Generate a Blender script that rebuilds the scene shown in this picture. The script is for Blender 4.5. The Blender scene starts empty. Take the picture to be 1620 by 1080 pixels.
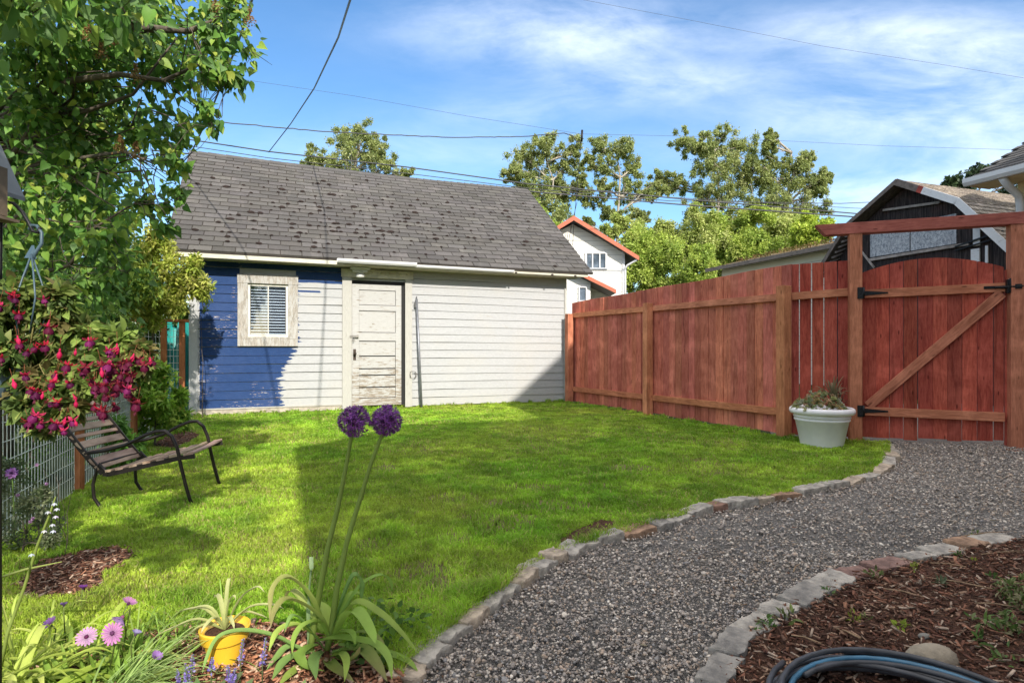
import bpy, math, random
import numpy as np
from mathutils import Vector, Matrix
random.seed(7); rng = np.random.default_rng(11)
R = math.radians
scene = bpy.context.scene
COL = scene.collection
F = 926.0; H = 1.1; HY = 552.0          # lens, eye height and horizon of the place as measured

def G(px, py, z=0.0):
    """ground position seen at a measured direction"""
    Y = F*(H-z)/(py-HY); return Vector(((px-810)*Y/F, Y, z))
def P(px, py, Y):
    return Vector(((px-810)*Y/F, Y, H+(HY-py)*Y/F))

# ------------------------------------------------------------------ objects
def setp(o, label=None, cat=None, group=None, kind=None):
    if label: o['label'] = label
    if cat: o['category'] = cat
    if group: o['group'] = group
    if kind: o['kind'] = kind
    return o
def thing(name, label, cat, loc=(0,0,0), rotz=0, group=None):
    o = bpy.data.objects.new(name, None); COL.objects.link(o)
    o.location = loc; o.rotation_euler = (0,0,rotz); o.empty_display_size = .1
    return setp(o, label, cat, group)
def org(parent):
    v = Vector((0,0,0))
    while parent is not None:
        v += parent.location; parent = parent.parent
    return v
def link_mesh(me, name, mat, parent=None, loc=(0,0,0)):
    o = bpy.data.objects.new(name, me); COL.objects.link(o)
    if mat is not None: me.materials.append(mat)
    o.location = loc
    if parent is not None: o.parent = parent
    return o
def copy_tree(o, parent=None):
    c = o.copy(); COL.objects.link(c); c.parent = parent
    for ch in list(o.children): copy_tree(ch, c)
    return c

def np_mesh(name, V, faces, mat, parent=None, col=None, smooth=False, loc=(0,0,0), kind=None):
    """V (n,k,3) instances of a template with k verts; faces = list of index tuples; col (n,3) or (n,k,3)"""
    V = np.asarray(V, dtype=np.float32); n, k, _ = V.shape
    me = bpy.data.meshes.new(name)
    fl = np.array([len(f) for f in faces]); fi = np.concatenate([np.array(f) for f in faces])
    me.vertices.add(n*k); me.vertices.foreach_set('co', (V-np.array(loc, dtype=np.float32)).reshape(-1))
    loops = (fi[None,:] + (np.arange(n)*k)[:,None]).reshape(-1).astype(np.int32)
    tot = np.tile(fl, n); st = np.concatenate([[0], np.cumsum(tot)[:-1]]).astype(np.int32)
    me.loops.add(len(loops)); me.loops.foreach_set('vertex_index', loops)
    me.polygons.add(len(tot)); me.polygons.foreach_set('loop_start', st)
    me.polygons.foreach_set('loop_total', tot.astype(np.int32))
    if smooth: me.polygons.foreach_set('use_smooth', np.ones(len(tot), dtype=bool))
    if col is not None:
        col = np.asarray(col, dtype=np.float32)
        if col.ndim == 2: col = np.repeat(col[:,None,:], k, axis=1)
        c4 = np.ones((n*k,4), dtype=np.float32); c4[:,:3] = col.reshape(-1,3)
        a = me.color_attributes.new('Col', 'FLOAT_COLOR', 'POINT'); a.data.foreach_set('color', c4.reshape(-1))
    me.update(calc_edges=True)
    # world-coordinate geometry: put the object where the thing stands
    o = link_mesh(me, name, mat, parent)
    if parent is not None: o.location = Vector(loc)-org(parent)
    else: o.location = loc
    if kind: o['kind'] = kind
    return o

class MB:
    """collects shapes; build() links them as ONE mesh object"""
    def __init__(s): s.v=[]; s.f=[]; s.c=[]; s.sm=[]
    def add(s, vs, fs, col=(1,1,1), smooth=False):
        b=len(s.v); s.v += [Vector(v) for v in vs]; s.f += [tuple(i+b for i in f) for f in fs]
        s.c += [col]*len(vs); s.sm += [smooth]*len(fs); return s
    def box(s, c, d, rot=None, col=(1,1,1), jit=0):
        hx,hy,hz = d[0]/2,d[1]/2,d[2]/2
        vs=[Vector((x*hx,y*hy,z*hz)) for z in (-1,1) for y in (-1,1) for x in (-1,1)]
        if jit: vs=[v+Vector([random.uniform(-jit,jit) for _ in range(3)]) for v in vs]
        if rot is not None: vs=[rot@v for v in vs]
        vs=[v+Vector(c) for v in vs]
        return s.add(vs, [(0,2,3,1),(4,5,7,6),(0,1,5,4),(2,6,7,3),(0,4,6,2),(1,3,7,5)], col)
    def bar(s, a, b, w, h, up=(0,0,1), col=(1,1,1)):
        a=Vector(a); b=Vector(b); x=(b-a).normalized(); y=Vector(up).cross(x)
        if y.length<1e-4: y=Vector((0,1,0)).cross(x)
        y.normalize(); z=x.cross(y); m=Matrix((x,y,z)).transposed()
        return s.box((a+b)/2, ((b-a).length, w, h), m, col)
    def tube(s, pts, r, n=6, col=(1,1,1), cap=True, smooth=True):
        pts=[Vector(p) for p in pts]; m=len(pts)
        rs = r if isinstance(r,(list,tuple)) else [r]*m
        vs=[]; fs=[]; prev=None
        for i,p in enumerate(pts):
            t=(pts[min(i+1,m-1)]-pts[max(i-1,0)])
            t = t.normalized() if t.length>1e-9 else Vector((0,0,1))
            if prev is None:
                u=t.cross(Vector((0,0,1)))
                if u.length<.1: u=t.cross(Vector((1,0,0)))
            else: u=prev-t*prev.dot(t)
            u.normalize(); prev=u; w=t.cross(u)
            for k in range(n):
                a=2*math.pi*k/n; vs.append(p+(u*math.cos(a)+w*math.sin(a))*rs[i])
        for i in range(m-1):
            for k in range(n):
                k2=(k+1)%n; fs.append((i*n+k,i*n+k2,(i+1)*n+k2,(i+1)*n+k))
        if cap: fs.append(tuple(range(n))[::-1]); fs.append(tuple((m-1)*n+k for k in range(n)))
        return s.add(vs,fs,col,smooth)
    def lathe(s, prof, c=(0,0,0), n=24, col=(1,1,1), smooth=True, cap=True):
        vs=[];fs=[]; m=len(prof); c=Vector(c)
        for r,z in prof:
            for k in range(n):
                a=2*math.pi*k/n; vs.append(c+Vector((r*math.cos(a),r*math.sin(a),z)))
        for i in range(m-1):
            for k in range(n):
                k2=(k+1)%n; fs.append((i*n+k,i*n+k2,(i+1)*n+k2,(i+1)*n+k))
        if cap: fs.append(tuple(range(n))[::-1]); fs.append(tuple((m-1)*n+k for k in range(n)))
        return s.add(vs,fs,col,smooth)
    def prism(s, poly, a, b, col=(1,1,1)):
        """poly: list of 3D points, extruded by vector from offset a to offset b"""
        n=len(poly); a=Vector(a); b=Vector(b)
        vs=[Vector(p)+a for p in poly]+[Vector(p)+b for p in poly]
        fs=[tuple(range(n))[::-1], tuple(range(n,2*n))]+[(i,(i+1)%n,(i+1)%n+n,i+n) for i in range(n)]
        return s.add(vs,fs,col)
    def strap(s, pts, w, col=(1,1,1), fold=.25, tip=True, sub=5, side=None, col2=None):
        """long folded leaf through pts (Catmull-Rom)"""
        p=[Vector(q) for q in pts]; q=[p[0]*2-p[1]]+p+[p[-1]*2-p[-2]]; out=[]
        for i in range(len(p)-1):
            for k in range(sub):
                t=k/sub; a,b,c,d=q[i],q[i+1],q[i+2],q[i+3]
                out.append(.5*((2*b)+(c-a)*t+(2*a-5*b+4*c-d)*t*t+(3*b-a-3*c+d)*t**3))
        out.append(p[-1]); m=len(out); vs=[]; fs=[]
        for i,o in enumerate(out):
            t=(out[min(i+1,m-1)]-out[max(i-1,0)]).normalized()
            sd=Vector(side) if side is not None else t.cross(Vector((0,0,1)))
            sd=sd-t*sd.dot(t)
            if sd.length<.05: sd=Vector((1,0,0))-t*t.x
            sd.normalize(); nn=sd.cross(t)
            f=i/(m-1); ww=w*(min(1,.45+f*2.2) if f<.25 else 1)
            if tip: ww*= (1-max(0,(f-.45)/.55)**1.8)+.02
            e=nn*ww*fold
            vs += [o-sd*ww/2+e, o-nn*0, o+sd*ww/2+e]
        for i in range(m-1):
            a=i*3; fs += [(a,a+1,a+4,a+3),(a+1,a+2,a+5,a+4)]
        b=len(s.v); s.add(vs,fs,col,True)
        if col2 is not None:
            for i in range(m):
                f=i/(m-1); cc=tuple(col[j]*(1-f)+col2[j]*f for j in range(3))
                for k in range(3): s.c[b+i*3+k]=cc
        return s
    def build(s, name, mat, parent=None, world=True, bevel=0, kind=None, label=None, loc=None):
        """world: coordinates are world ones and the thing is unrotated; else local to the parent"""
        me=bpy.data.meshes.new(name)
        o0=Vector((0,0,0))
        if world:
            o0 = org(parent) if parent is not None else (Vector(loc) if loc is not None else Vector((0,0,0)))
        me.from_pydata([v-o0 for v in s.v],[],s.f)
        a=me.color_attributes.new('Col','FLOAT_COLOR','POINT')
        a.data.foreach_set('color', np.array([(c[0],c[1],c[2],1) for c in s.c],dtype=np.float32).reshape(-1))
        me.polygons.foreach_set('use_smooth', np.array(s.sm,dtype=bool)); me.update()
        o=link_mesh(me,name,mat,parent)
        if parent is None: o.location=o0
        if bevel:
            b=o.modifiers.new('Bevel','BEVEL'); b.width=bevel; b.segments=2; b.limit_method='ANGLE'; b.angle_limit=R(50)
        if kind: o['kind']=kind
        if label: o['label']=label
        return o

# ------------------------------------------------------------------ materials
class NT:
    def __init__(s, nt): s.nt=nt; nt.nodes.clear()
    def n(s, t, **kw):
        nd=s.nt.nodes.new(t)
        for k,v in kw.items():
            if k.startswith('i_'):
                key=k[2:]; key=int(key) if key.isdigit() else key.replace('_',' ')
                nd.inputs[key].default_value=v
            else: setattr(nd,k,v)
        return nd
    def l(s,a,b): s.nt.links.new(a,b)
    def noise(s, vec, scale, detail=4, rough=.55, dist=0):
        nd=s.n('ShaderNodeTexNoise'); nd.inputs['Scale'].default_value=scale; nd.inputs['Detail'].default_value=detail
        nd.inputs['Roughness'].default_value=rough; nd.inputs['Distortion'].default_value=dist
        if vec is not None: s.l(vec,nd.inputs['Vector'])
        return nd.outputs['Fac']
    def ramp(s, fac, a, b, ca=(0,0,0), cb=(1,1,1)):
        nd=s.n('ShaderNodeMapRange'); nd.interpolation_type='SMOOTHSTEP'
        nd.inputs[1].default_value=a; nd.inputs[2].default_value=b; s.l(fac,nd.inputs[0]); return nd.outputs[0]
    def m(s, op, a, b=None, c=None):
        nd=s.n('ShaderNodeMath',operation=op)
        for i,x in enumerate((a,b,c)):
            if x is None: continue
            if isinstance(x,(int,float)): nd.inputs[i].default_value=x
            else: s.l(x,nd.inputs[i])
        return nd.outputs[0]
    def mix(s, fac, a, b, typ='MIX'):
        nd=s.n('ShaderNodeMix',data_type='RGBA',blend_type=typ)
        for i,x in ((0,fac),(6,a),(7,b)):
            if isinstance(x,(int,float)): nd.inputs[i].default_value=x
            elif isinstance(x,tuple): nd.inputs[i].default_value=(*x,1) if len(x)==3 else x
            else: s.l(x,nd.inputs[i])
        return nd.outputs[2]
    def coord(s, scale=(1,1,1), kind='Object'):
        tc=s.n('ShaderNodeTexCoord'); mp=s.n('ShaderNodeMapping'); mp.inputs['Scale'].default_value=scale
        s.l(tc.outputs[kind],mp.inputs['Vector']); return mp.outputs[0]
    def finish(s, col, rough=.7, bumpfac=None, bump=.3, dist=.01, metal=0, spec=.5, trans=0, alpha=None, coat=0):
        b=s.n('ShaderNodeBsdfPrincipled'); out=s.n('ShaderNodeOutputMaterial')
        for key,x in (('Base Color',col),('Roughness',rough)):
            if isinstance(x,(int,float)): b.inputs[key].default_value=x
            elif isinstance(x,tuple): b.inputs[key].default_value=(*x,1)
            else: s.l(x,b.inputs[key])
        b.inputs['Metallic'].default_value=metal; b.inputs['Specular IOR Level'].default_value=spec
        b.inputs['Coat Weight'].default_value=coat
        if bumpfac is not None:
            bp=s.n('ShaderNodeBump'); bp.inputs['Strength'].default_value=bump; bp.inputs['Distance'].default_value=dist
            s.l(bumpfac,bp.inputs['Height']); s.l(bp.outputs[0],b.inputs['Normal'])
        if trans:
            t=s.n('ShaderNodeBsdfTranslucent'); mx=s.n('ShaderNodeMixShader'); mx.inputs[0].default_value=trans
            if isinstance(col,tuple): t.inputs[0].default_value=(*col,1)
            else: s.l(col,t.inputs[0])
            s.l(b.outputs[0],mx.inputs[1]); s.l(t.outputs[0],mx.inputs[2]); s.l(mx.outputs[0],out.inputs[0])
        else: s.l(b.outputs[0],out.inputs[0])
        return b
def newmat(name):
    m=bpy.data.materials.new(name); m.use_nodes=True; return m, NT(m.node_tree)
def mat(name, base, rough=.7, var=.15, scale=8, stretch=(1,1,1), bump=.25, bscale=60, dist=.004, attr=False,
        metal=0, spec=.5, trans=0, base2=None, coat=0):
    m,t=newmat(name); v=t.coord(stretch)
    n1=t.noise(v,scale,5,.6)
    f=t.ramp(n1,.3,.7)
    a=tuple(c*(1-var) for c in base); b=tuple(min(1,c*(1+var)) for c in base) if base2 is None else base2
    col=t.mix(f,a,b)
    if attr:
        at=t.n('ShaderNodeAttribute',attribute_name='Col'); col=t.mix(1.0,col,at.outputs['Color'],'MULTIPLY')
    bf=t.noise(v,bscale,4,.6) if bump else None
    t.finish(col,rough,bf,bump,dist,metal,spec,trans,coat=coat); return m

LEAF=mat('leaf', (1,1,1), .5, .12, 30, bump=.0, attr=True, trans=.42, spec=.3)
LEAFMAT=mat('leaf_matte', (1,1,1), .6, .15, 12, bump=.0, attr=True, trans=.35, spec=.2)
PETAL=mat('petal', (1,1,1), .6, .1, 60, bump=.0, attr=True, trans=.3, spec=.2)
BARK=mat('bark', (.10,.08,.06), .9, .35, 20, (1,1,.3), bump=.8, bscale=50, dist=.01, attr=True)
BARKP=mat('pale_bark', (.30,.27,.22), .9, .35, 6, (1,1,.4), bump=.5, bscale=30, dist=.02, attr=True)

# ------------------------------------------------------------------ noise + frames
_L=np.random.default_rng(5).random((256,256))
def vnoise(x,y,scale=1.0,ox=0):
    x=np.asarray(x)*scale+ox*17.3+100; y=np.asarray(y)*scale+ox*9.1+100
    xi=np.floor(x).astype(int); yi=np.floor(y).astype(int); fx=x-xi; fy=y-yi
    fx=fx*fx*(3-2*fx); fy=fy*fy*(3-2*fy); g=lambda a,b:_L[a%256,b%256]
    return (g(xi,yi)*(1-fx)+g(xi+1,yi)*fx)*(1-fy)+(g(xi,yi+1)*(1-fx)+g(xi+1,yi+1)*fx)*fy
def fbm(x,y,scale=1.0,ox=0):
    return .55*vnoise(x,y,scale,ox)+.3*vnoise(x,y,scale*2.1,ox+1)+.15*vnoise(x,y,scale*4.3,ox+2)
def nrm(a): return a/np.maximum(np.linalg.norm(a,axis=-1,keepdims=True),1e-9)
def frames(d, up):
    """rotation matrices whose y axis is d and z axis is near up"""
    d=nrm(d); x=np.cross(d,up); x=nrm(x); z=np.cross(x,d)
    return np.stack([x,d,z],axis=-1)
def scatter(T, pos, rot, scale):
    T=np.asarray(T,dtype=float); sc=np.asarray(scale,dtype=float)
    if sc.ndim==1: sc=sc[:,None]
    A=T[None]*(sc[:,None,:] if sc.shape[1]==3 else sc[:,:,None])
    return np.einsum('nij,nkj->nki',rot,A)+pos[:,None,:]
def inpoly(x,y,poly):
    x=np.asarray(x);y=np.asarray(y); c=np.zeros(x.shape,bool); n=len(poly); j=n-1
    for i in range(n):
        xi,yi=poly[i][0],poly[i][1]; xj,yj=poly[j][0],poly[j][1]
        if yi!=yj: c^=((yi>y)!=(yj>y))&(x<(xj-xi)*(y-yi)/(yj-yi)+xi)
        j=i
    return c
def jcol(base,n,v=.2,hue=.1):
    base=np.array(base)[None]; k=1+(rng.random((n,1))-.5)*2*v
    return np.clip(base*k*(1+(rng.random((n,3))-.5)*2*hue),0,1)

# leaf templates: y along the leaf, z up
def heart():
    rows=[(0,.02),(-.06,.2),(.1,.36),(.3,.38),(.55,.27),(.8,.11),(1,.005)]
    v=[];f=[]
    for i,(y,w) in enumerate(rows):
        dz=-.22*max(y,0)**2; my=0 if i<2 else y
        v+=[(-w,y,dz+w*.35),(0,my,dz),(w,y,dz+w*.35)]
    for i in range(len(rows)-1):
        a=i*3; f+=[(a,a+1,a+4,a+3),(a+1,a+2,a+5,a+4)]
    return np.array(v),f
HEART_V,HEART_F=heart()
LANCE_V=np.array([(0,0,0),(-.17,.35,.05),(0,.4,-.02),(.17,.35,.05),(-.12,.7,.02),(0,.75,-.05),(.12,.7,.02),(0,1,-.13)])
LANCE_F=[(0,2,1),(0,3,2),(1,2,5,4),(2,3,6,5),(4,5,7),(5,6,7)]
DIA_V=np.array([(0,0,0),(-.3,.5,.08),(0,1,-.05),(.3,.5,.08)]); DIA_F=[(0,3,2,1)]
OVAL_V=np.array([(0,0,0),(-.26,.25,.06),(-.3,.55,.06),(0,1,-.08),(.3,.55,.06),(.26,.25,.06),(0,.45,-.02)])
OVAL_F=[(0,6,1),(1,6,2),(2,6,3),(3,6,4),(4,6,5),(5,6,0)]

def clump_leaves(centers, radii, n_each, size, T, cols, droop=.3, sq=1.0, sizevar=.35, shell=.5):
    """leaf instances spread in gaussian-ish clumps; returns V,col"""
    pos=[];cc=[]
    centers=np.asarray(centers,float); radii=np.asarray(radii,float)
    ks=rng.integers(0,len(centers),int(n_each*len(centers)))
    d=nrm(rng.normal(size=(len(ks),3))); rr=(shell+(1-shell)*rng.random(len(ks)))*rng.random(len(ks))**.33
    off=d*(radii[ks]*rr)[:,None]; off[:,2]*=sq
    pos=centers[ks]+off
    dirs=nrm(d*.7+rng.normal(size=d.shape)*.7+np.array([0,0,-droop])); 
    up=nrm(d*.6+np.array([0,0,.9])+rng.normal(size=d.shape)*.45)
    rot=frames(dirs,up)
    s=size*(1-sizevar+2*sizevar*rng.random(len(ks)))
    V=scatter(T,pos,rot,s)
    cols=np.asarray(cols); 
    tone=rng.integers(0,len(cols),len(centers)); pick=np.where(rng.random(len(ks))<.6,tone[ks],rng.integers(0,len(cols),len(ks)))
    c=cols[pick]*(1+(rng.random((len(ks),1))-.5)*.5)
    return V,np.clip(c,0,1)

def limb(mb, a, b, r0, r1, n=6, wob=.08, sides=6, sag=0, col=(1,1,1)):
    a=Vector(a); b=Vector(b); L=(b-a).length; pts=[];rs=[]
    off=Vector((0,0,0))
    for i in range(n+1):
        t=i/n; off+=Vector([random.gauss(0,wob*L/n) for _ in range(3)])
        pts.append(a.lerp(b,t)+off*(1 if 0<i<n else (0 if i==0 else 0))+Vector((0,0,sag*L*math.sin(t*math.pi))))
        rs.append(r0*(1-t)+r1*t)
    mb.tube(pts,rs,sides,col); return pts

def blob_tree(name,label,cat,base,blobs,leaf,nleaf,cols,trunk_r=.12,group=None,T=(DIA_V,DIA_F),bark=None,
              sub=9,subr=.42,droop=.2,crown='crown',lmat=None,limbs=True,wood=(1,1,1),sq=1.0,shell=.3,spread=.8):
    """blobs: (centre Vector, radius). One thing: trunk with limbs, crown of leaf clumps"""
    base=Vector(base); t=thing(name,label,cat,base,0,group)
    cs=[];rs=[];own=[]
    for bi,(c,r) in enumerate(blobs):
        for k in range(sub):
            d=Vector([random.gauss(0,1) for _ in range(3)]).normalized()*r*random.uniform(.2,spread)
            cs.append(c+d); rs.append(r*subr*random.uniform(.6,1.25)); own.append(bi)
    V,c=clump_leaves([tuple(x) for x in cs],rs,nleaf/len(cs),leaf,T[0],cols,droop,sq,shell=shell)
    o=np_mesh(crown,V,T[1],lmat or LEAF,t,c,loc=tuple(base))
    if limbs:
        mb=MB(); top=sum((b[0] for b in blobs),Vector())/len(blobs); zt=max(b[0].z for b in blobs)
        tip=Vector((top.x,top.y,zt*.72+top.z*.28-.3)) ; tr=limb(mb,base,tip,trunk_r,trunk_r*.2,10,.05,8,0,wood)
        for bi,(bc,r) in enumerate(blobs):
            # leave the trunk lower than the blob
            cand=[p for p in tr if p.z<bc.z-r*.3] or [tr[0]]
            st=min(cand[-3:] if len(cand)>3 else cand,key=lambda p:(p-bc).length)
            br=limb(mb,st,bc,trunk_r*.42,trunk_r*.13,6,.12,5,-.03,wood)
            for k,cc in enumerate(cs):
                if own[k]==bi and k%2==0: limb(mb,random.choice(br[2:]),cc,trunk_r*.13,trunk_r*.04,4,.1,4,0,wood)
        mb.build('trunk',bark or BARK,t)
    return t
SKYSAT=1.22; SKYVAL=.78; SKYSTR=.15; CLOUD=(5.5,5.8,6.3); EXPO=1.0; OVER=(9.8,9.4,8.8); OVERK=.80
GRASSN=860000; GRAVN=130000; CHIPN=36000; LILN=34000; FUCN=6500
# ================================================================== camera, sun, sky
cam=bpy.data.cameras.new('camera'); co=bpy.data.objects.new('camera',cam); COL.objects.link(co)
cam.sensor_width=36; cam.lens=36*F/1620; cam.shift_y=12/1620; cam.clip_end=2000; cam.clip_start=.05
co.location=(0,0,H); co.rotation_euler=(R(90),0,0); scene.camera=co
SUN_EL=R(31); SD=Vector((-.363,.932,0)).normalized(); SP=Vector((.932,.363,0)).normalized()
sl=bpy.data.lights.new('sun','SUN'); sl.energy=3.2; sl.angle=R(.6); sl.color=(1,.935,.84)
so=bpy.data.objects.new('sun',sl); COL.objects.link(so)
tosun=Vector((-SD.x*math.cos(SUN_EL),-SD.y*math.cos(SUN_EL),math.sin(SUN_EL)))
so.rotation_euler=tosun.to_track_quat('Z','Y').to_euler(); so.location=tosun*30
w=bpy.data.worlds.new('World'); scene.world=w; w.use_nodes=True; t=NT(w.node_tree)
sky=t.n('ShaderNodeTexSky',sky_type='NISHITA'); sky.sun_disc=False; sky.sun_elevation=SUN_EL
sky.sun_rotation=math.atan2(tosun.x,tosun.y); sky.air_density=1.0; sky.dust_density=.6; sky.ozone_density=2.0
tc=t.n('ShaderNodeTexCoord'); sx=t.n('ShaderNodeSeparateXYZ'); t.l(tc.outputs['Generated'],sx.inputs[0])
ay=t.m('MAXIMUM',t.m('ABSOLUTE',sx.outputs[1]),.05)
a=t.m('DIVIDE',sx.outputs[0],ay); b=t.m('DIVIDE',sx.outputs[2],ay)
cb=t.n('ShaderNodeCombineXYZ'); t.l(a,cb.inputs[0]); t.l(b,cb.inputs[1])
mp=t.n('ShaderNodeMapping'); mp.inputs['Scale'].default_value=(1,2.9,1); mp.inputs['Rotation'].default_value=(0,0,R(-7)); t.l(cb.outputs[0],mp.inputs[0])
n1=t.noise(mp.outputs[0],3.0,8,.62,.35)
n2=t.noise(mp.outputs[0],11.0,6,.6,.6)
# patches of thin cloud, each at its own place in the sky (tangent of bearing, tangent of height)
tot=None
for (px,py,rx,ry,k) in [(850,45,220,60,.55),(960,70,130,50,.35),(1380,60,220,55,.55),(1560,110,210,65,.62),(1500,190,240,45,.42),(1000,145,190,30,.38),(790,180,110,22,.32),
                        (860,240,400,40,.2),(1120,120,120,20,.25),(1500,290,220,45,.42),(560,240,260,60,.1),(1300,180,120,40,.3),(1700,240,200,60,.5),(1340,310,120,30,.4)]:
    u=t.m('DIVIDE',t.m('SUBTRACT',a,(px-810)/F),rx/F); v=t.m('DIVIDE',t.m('SUBTRACT',b,(HY-py)/F),ry/F)
    e=t.m('EXPONENT',t.m('MULTIPLY',t.m('ADD',t.m('MULTIPLY',u,u),t.m('MULTIPLY',v,v)),-1.0))
    e=t.m('MULTIPLY',e,k); tot=e if tot is None else t.m('ADD',tot,e)
msk=t.m('MULTIPLY',tot,t.ramp(t.m('ADD',t.m('MULTIPLY',n1,.8),t.m('MULTIPLY',n2,.2)),.22,.78))
msk=t.m('ADD',t.m('MULTIPLY',msk,1.0),t.m('MULTIPLY',t.ramp(n1,.55,.8),.03))
fr=t.ramp(sx.outputs[1],-.1,.25)
msk=t.m('MINIMUM',t.m('MULTIPLY',msk,fr),1.0)
hs=t.n('ShaderNodeHueSaturation'); hs.inputs['Saturation'].default_value=SKYSAT; hs.inputs['Value'].default_value=SKYVAL; t.l(sky.outputs[0],hs.inputs['Color'])
mxc=t.mix(msk,hs.outputs[0],CLOUD)
# bright cloud added out of frame, overhead and behind, to fill the shade
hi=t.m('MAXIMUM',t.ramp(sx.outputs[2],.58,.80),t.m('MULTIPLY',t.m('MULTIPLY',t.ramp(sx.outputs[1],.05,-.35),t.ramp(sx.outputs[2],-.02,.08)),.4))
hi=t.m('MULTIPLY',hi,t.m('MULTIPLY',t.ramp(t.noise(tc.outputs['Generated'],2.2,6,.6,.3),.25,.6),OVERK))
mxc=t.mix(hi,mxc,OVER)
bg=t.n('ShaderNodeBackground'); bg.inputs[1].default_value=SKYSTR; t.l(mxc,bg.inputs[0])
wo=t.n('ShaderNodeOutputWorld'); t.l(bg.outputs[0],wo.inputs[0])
scene.view_settings.view_transform='Standard'; scene.view_settings.look='None'; scene.view_settings.exposure=EXPO
scene.view_settings.gamma=1
scene.render.engine='CYCLES'; scene.cycles.max_bounces=6; scene.cycles.diffuse_bounces=4; scene.cycles.transmission_bounces=4; scene.cycles.transparent_max_bounces=8

# ================================================================== ground sheets
def xy(l): return [G(a,b).xy for a,b in l]
LE=xy([(1407,700),(1408,722),(1380,748),(1300,770),(1230,786),(1150,801),(1100,813),(1040,831),(980,850),(900,874),(850,896),(800,936),(750,972),(700,1012),(655,1045),(630,1075)])
BE=xy([(640,1075),(560,1032),(480,1000),(430,990),(330,992),(230,1003),(150,1035),(40,1060)])     # front planting bed edge
FENCE_A=Vector((3.40,7.28,0)); FENCE_END=Vector((1.19,12.06,0)); SHL=Vector((-5.29,9.61,0)); SHR=Vector((1.13,12.27,0))
GATE_B=Vector((4.09,6.98,0)); GATE_C=Vector((5.55,6.45,0))
WF0=Vector((-2.2,1.65,0)); WF1=Vector((-3.35,4.5,0)); WF2=Vector((-5.35,9.4,0))
LAWN=[tuple(p) for p in LE]+[tuple(p) for p in BE]+[(-2.0,1.9),tuple(WF0.xy),tuple(WF1.xy),tuple(WF2.xy),tuple(SHL.xy),tuple(SHR.xy),tuple(FENCE_END.xy),tuple(FENCE_A.xy),(4.15,6.95),(4.35,6.85)]
MU=xy([(1125,1090),(1150,1035),(1180,1000),(1235,965),(1290,935),(1340,912),(1400,897),(1450,885),(1510,872),(1570,862),(1640,852)])  # mulch bed edge
MULCH=[tuple(p) for p in MU]+[(4.2,3.3),(4.5,1.0),(.3,1.0)]
BED=[tuple(p) for p in BE]+[(-2.2,1.6),(-2.2,.9),(-.3,.9),(-.35,1.6)]
PATCH=xy([(30,925),(60,895),(120,878),(185,868),(212,878),(190,895),(165,912),(160,930),(120,945),(40,948)])
PATCH2=xy([(240,706),(262,690),(300,682),(318,688),(300,700),(270,712)])
PATCH3=xy([(880,860),(905,842),(950,822),(975,826),(965,842),(920,862),(890,868)])
def sheet(name,poly,z,mt,kind='structure',sub=None):
    me=bpy.data.meshes.new(name); me.from_pydata([(p[0],p[1],z) for p in poly],[],[tuple(range(len(poly)))]); me.update()
    o=link_mesh(me,name,mt); o['kind']=kind; return o
def soilmat(name,a,b,scale,bump=.6):
    m,t=newmat(name); v=t.coord(); n1=t.noise(v,scale,8,.7); n2=t.noise(v,1.3,3,.5)
    c=t.mix(t.ramp(n1,.35,.65),a,b); c=t.mix(t.m('MULTIPLY',t.ramp(n2,.4,.7),.4),c,tuple(x*.6 for x in a))
    t.finish(c,.95,n1,bump,.02,spec=.2); return m
M_soil=soilmat('soil',(.035,.045,.015),(.07,.09,.025),30)
M_turf=soilmat('turf',(.12,.105,.040),(.22,.19,.08),55)
M_grav=soilmat('gravel_bed',(.16,.145,.13),(.38,.35,.32),160,1)
M_mulch=soilmat('mulch_bed',(.06,.028,.018),(.16,.08,.05),70,1)
sheet('ground',[(-400,-60),(400,-60),(400,900),(-400,900)],-.034,M_soil)
sheet('gravel_path',[(-.6,1.0),(4.6,.6),(12,3),(12,12),(5,12),(3.3,7.4),(2.5,6),(-.6,3)],-.022,M_grav)
sheet('lawn_soil',LAWN,-.004,M_turf)
sheet('mulch_soil',MULCH,.004,M_mulch); sheet('planting_bed_soil',BED,.006,M_mulch)
def zsheet(name,poly,z,mt): return sheet(name,[tuple(p) for p in poly],z,mt)
zsheet('mulch_patch_soil',PATCH,.004,M_mulch); zsheet('mulch_spot_soil',PATCH2,.004,M_mulch); zsheet('bare_soil',PATCH3,.004,M_mulch)
# rising ground behind the neighbours
def hill():
    xs=np.linspace(-60,90,60); ys=np.linspace(30,110,36); vs=[];fs=[]
    for y in ys:
        for x in xs:
            k=min(1,max(0,(y-30)/14)); k=k*k*(3-2*k); sidek=1/(1+math.exp(-(x-2)/3.0))
            vs.append((x,y,-.3+k*(1.5+3.4*sidek)+float(fbm(np.array([x]),np.array([y]),.15)[0])*1.2*k))
    n=len(xs)
    for j in range(len(ys)-1):
        for i in range(n-1): a=j*n+i; fs.append((a,a+1,a+n+1,a+n))
    me=bpy.data.meshes.new('hill'); me.from_pydata(vs,[],fs); me.polygons.foreach_set('use_smooth',[True]*len(fs))
    o=link_mesh(me,'hill',soilmat('hill_green',(.04,.07,.015),(.08,.12,.03),3)); o['kind']='structure'
hill()

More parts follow.
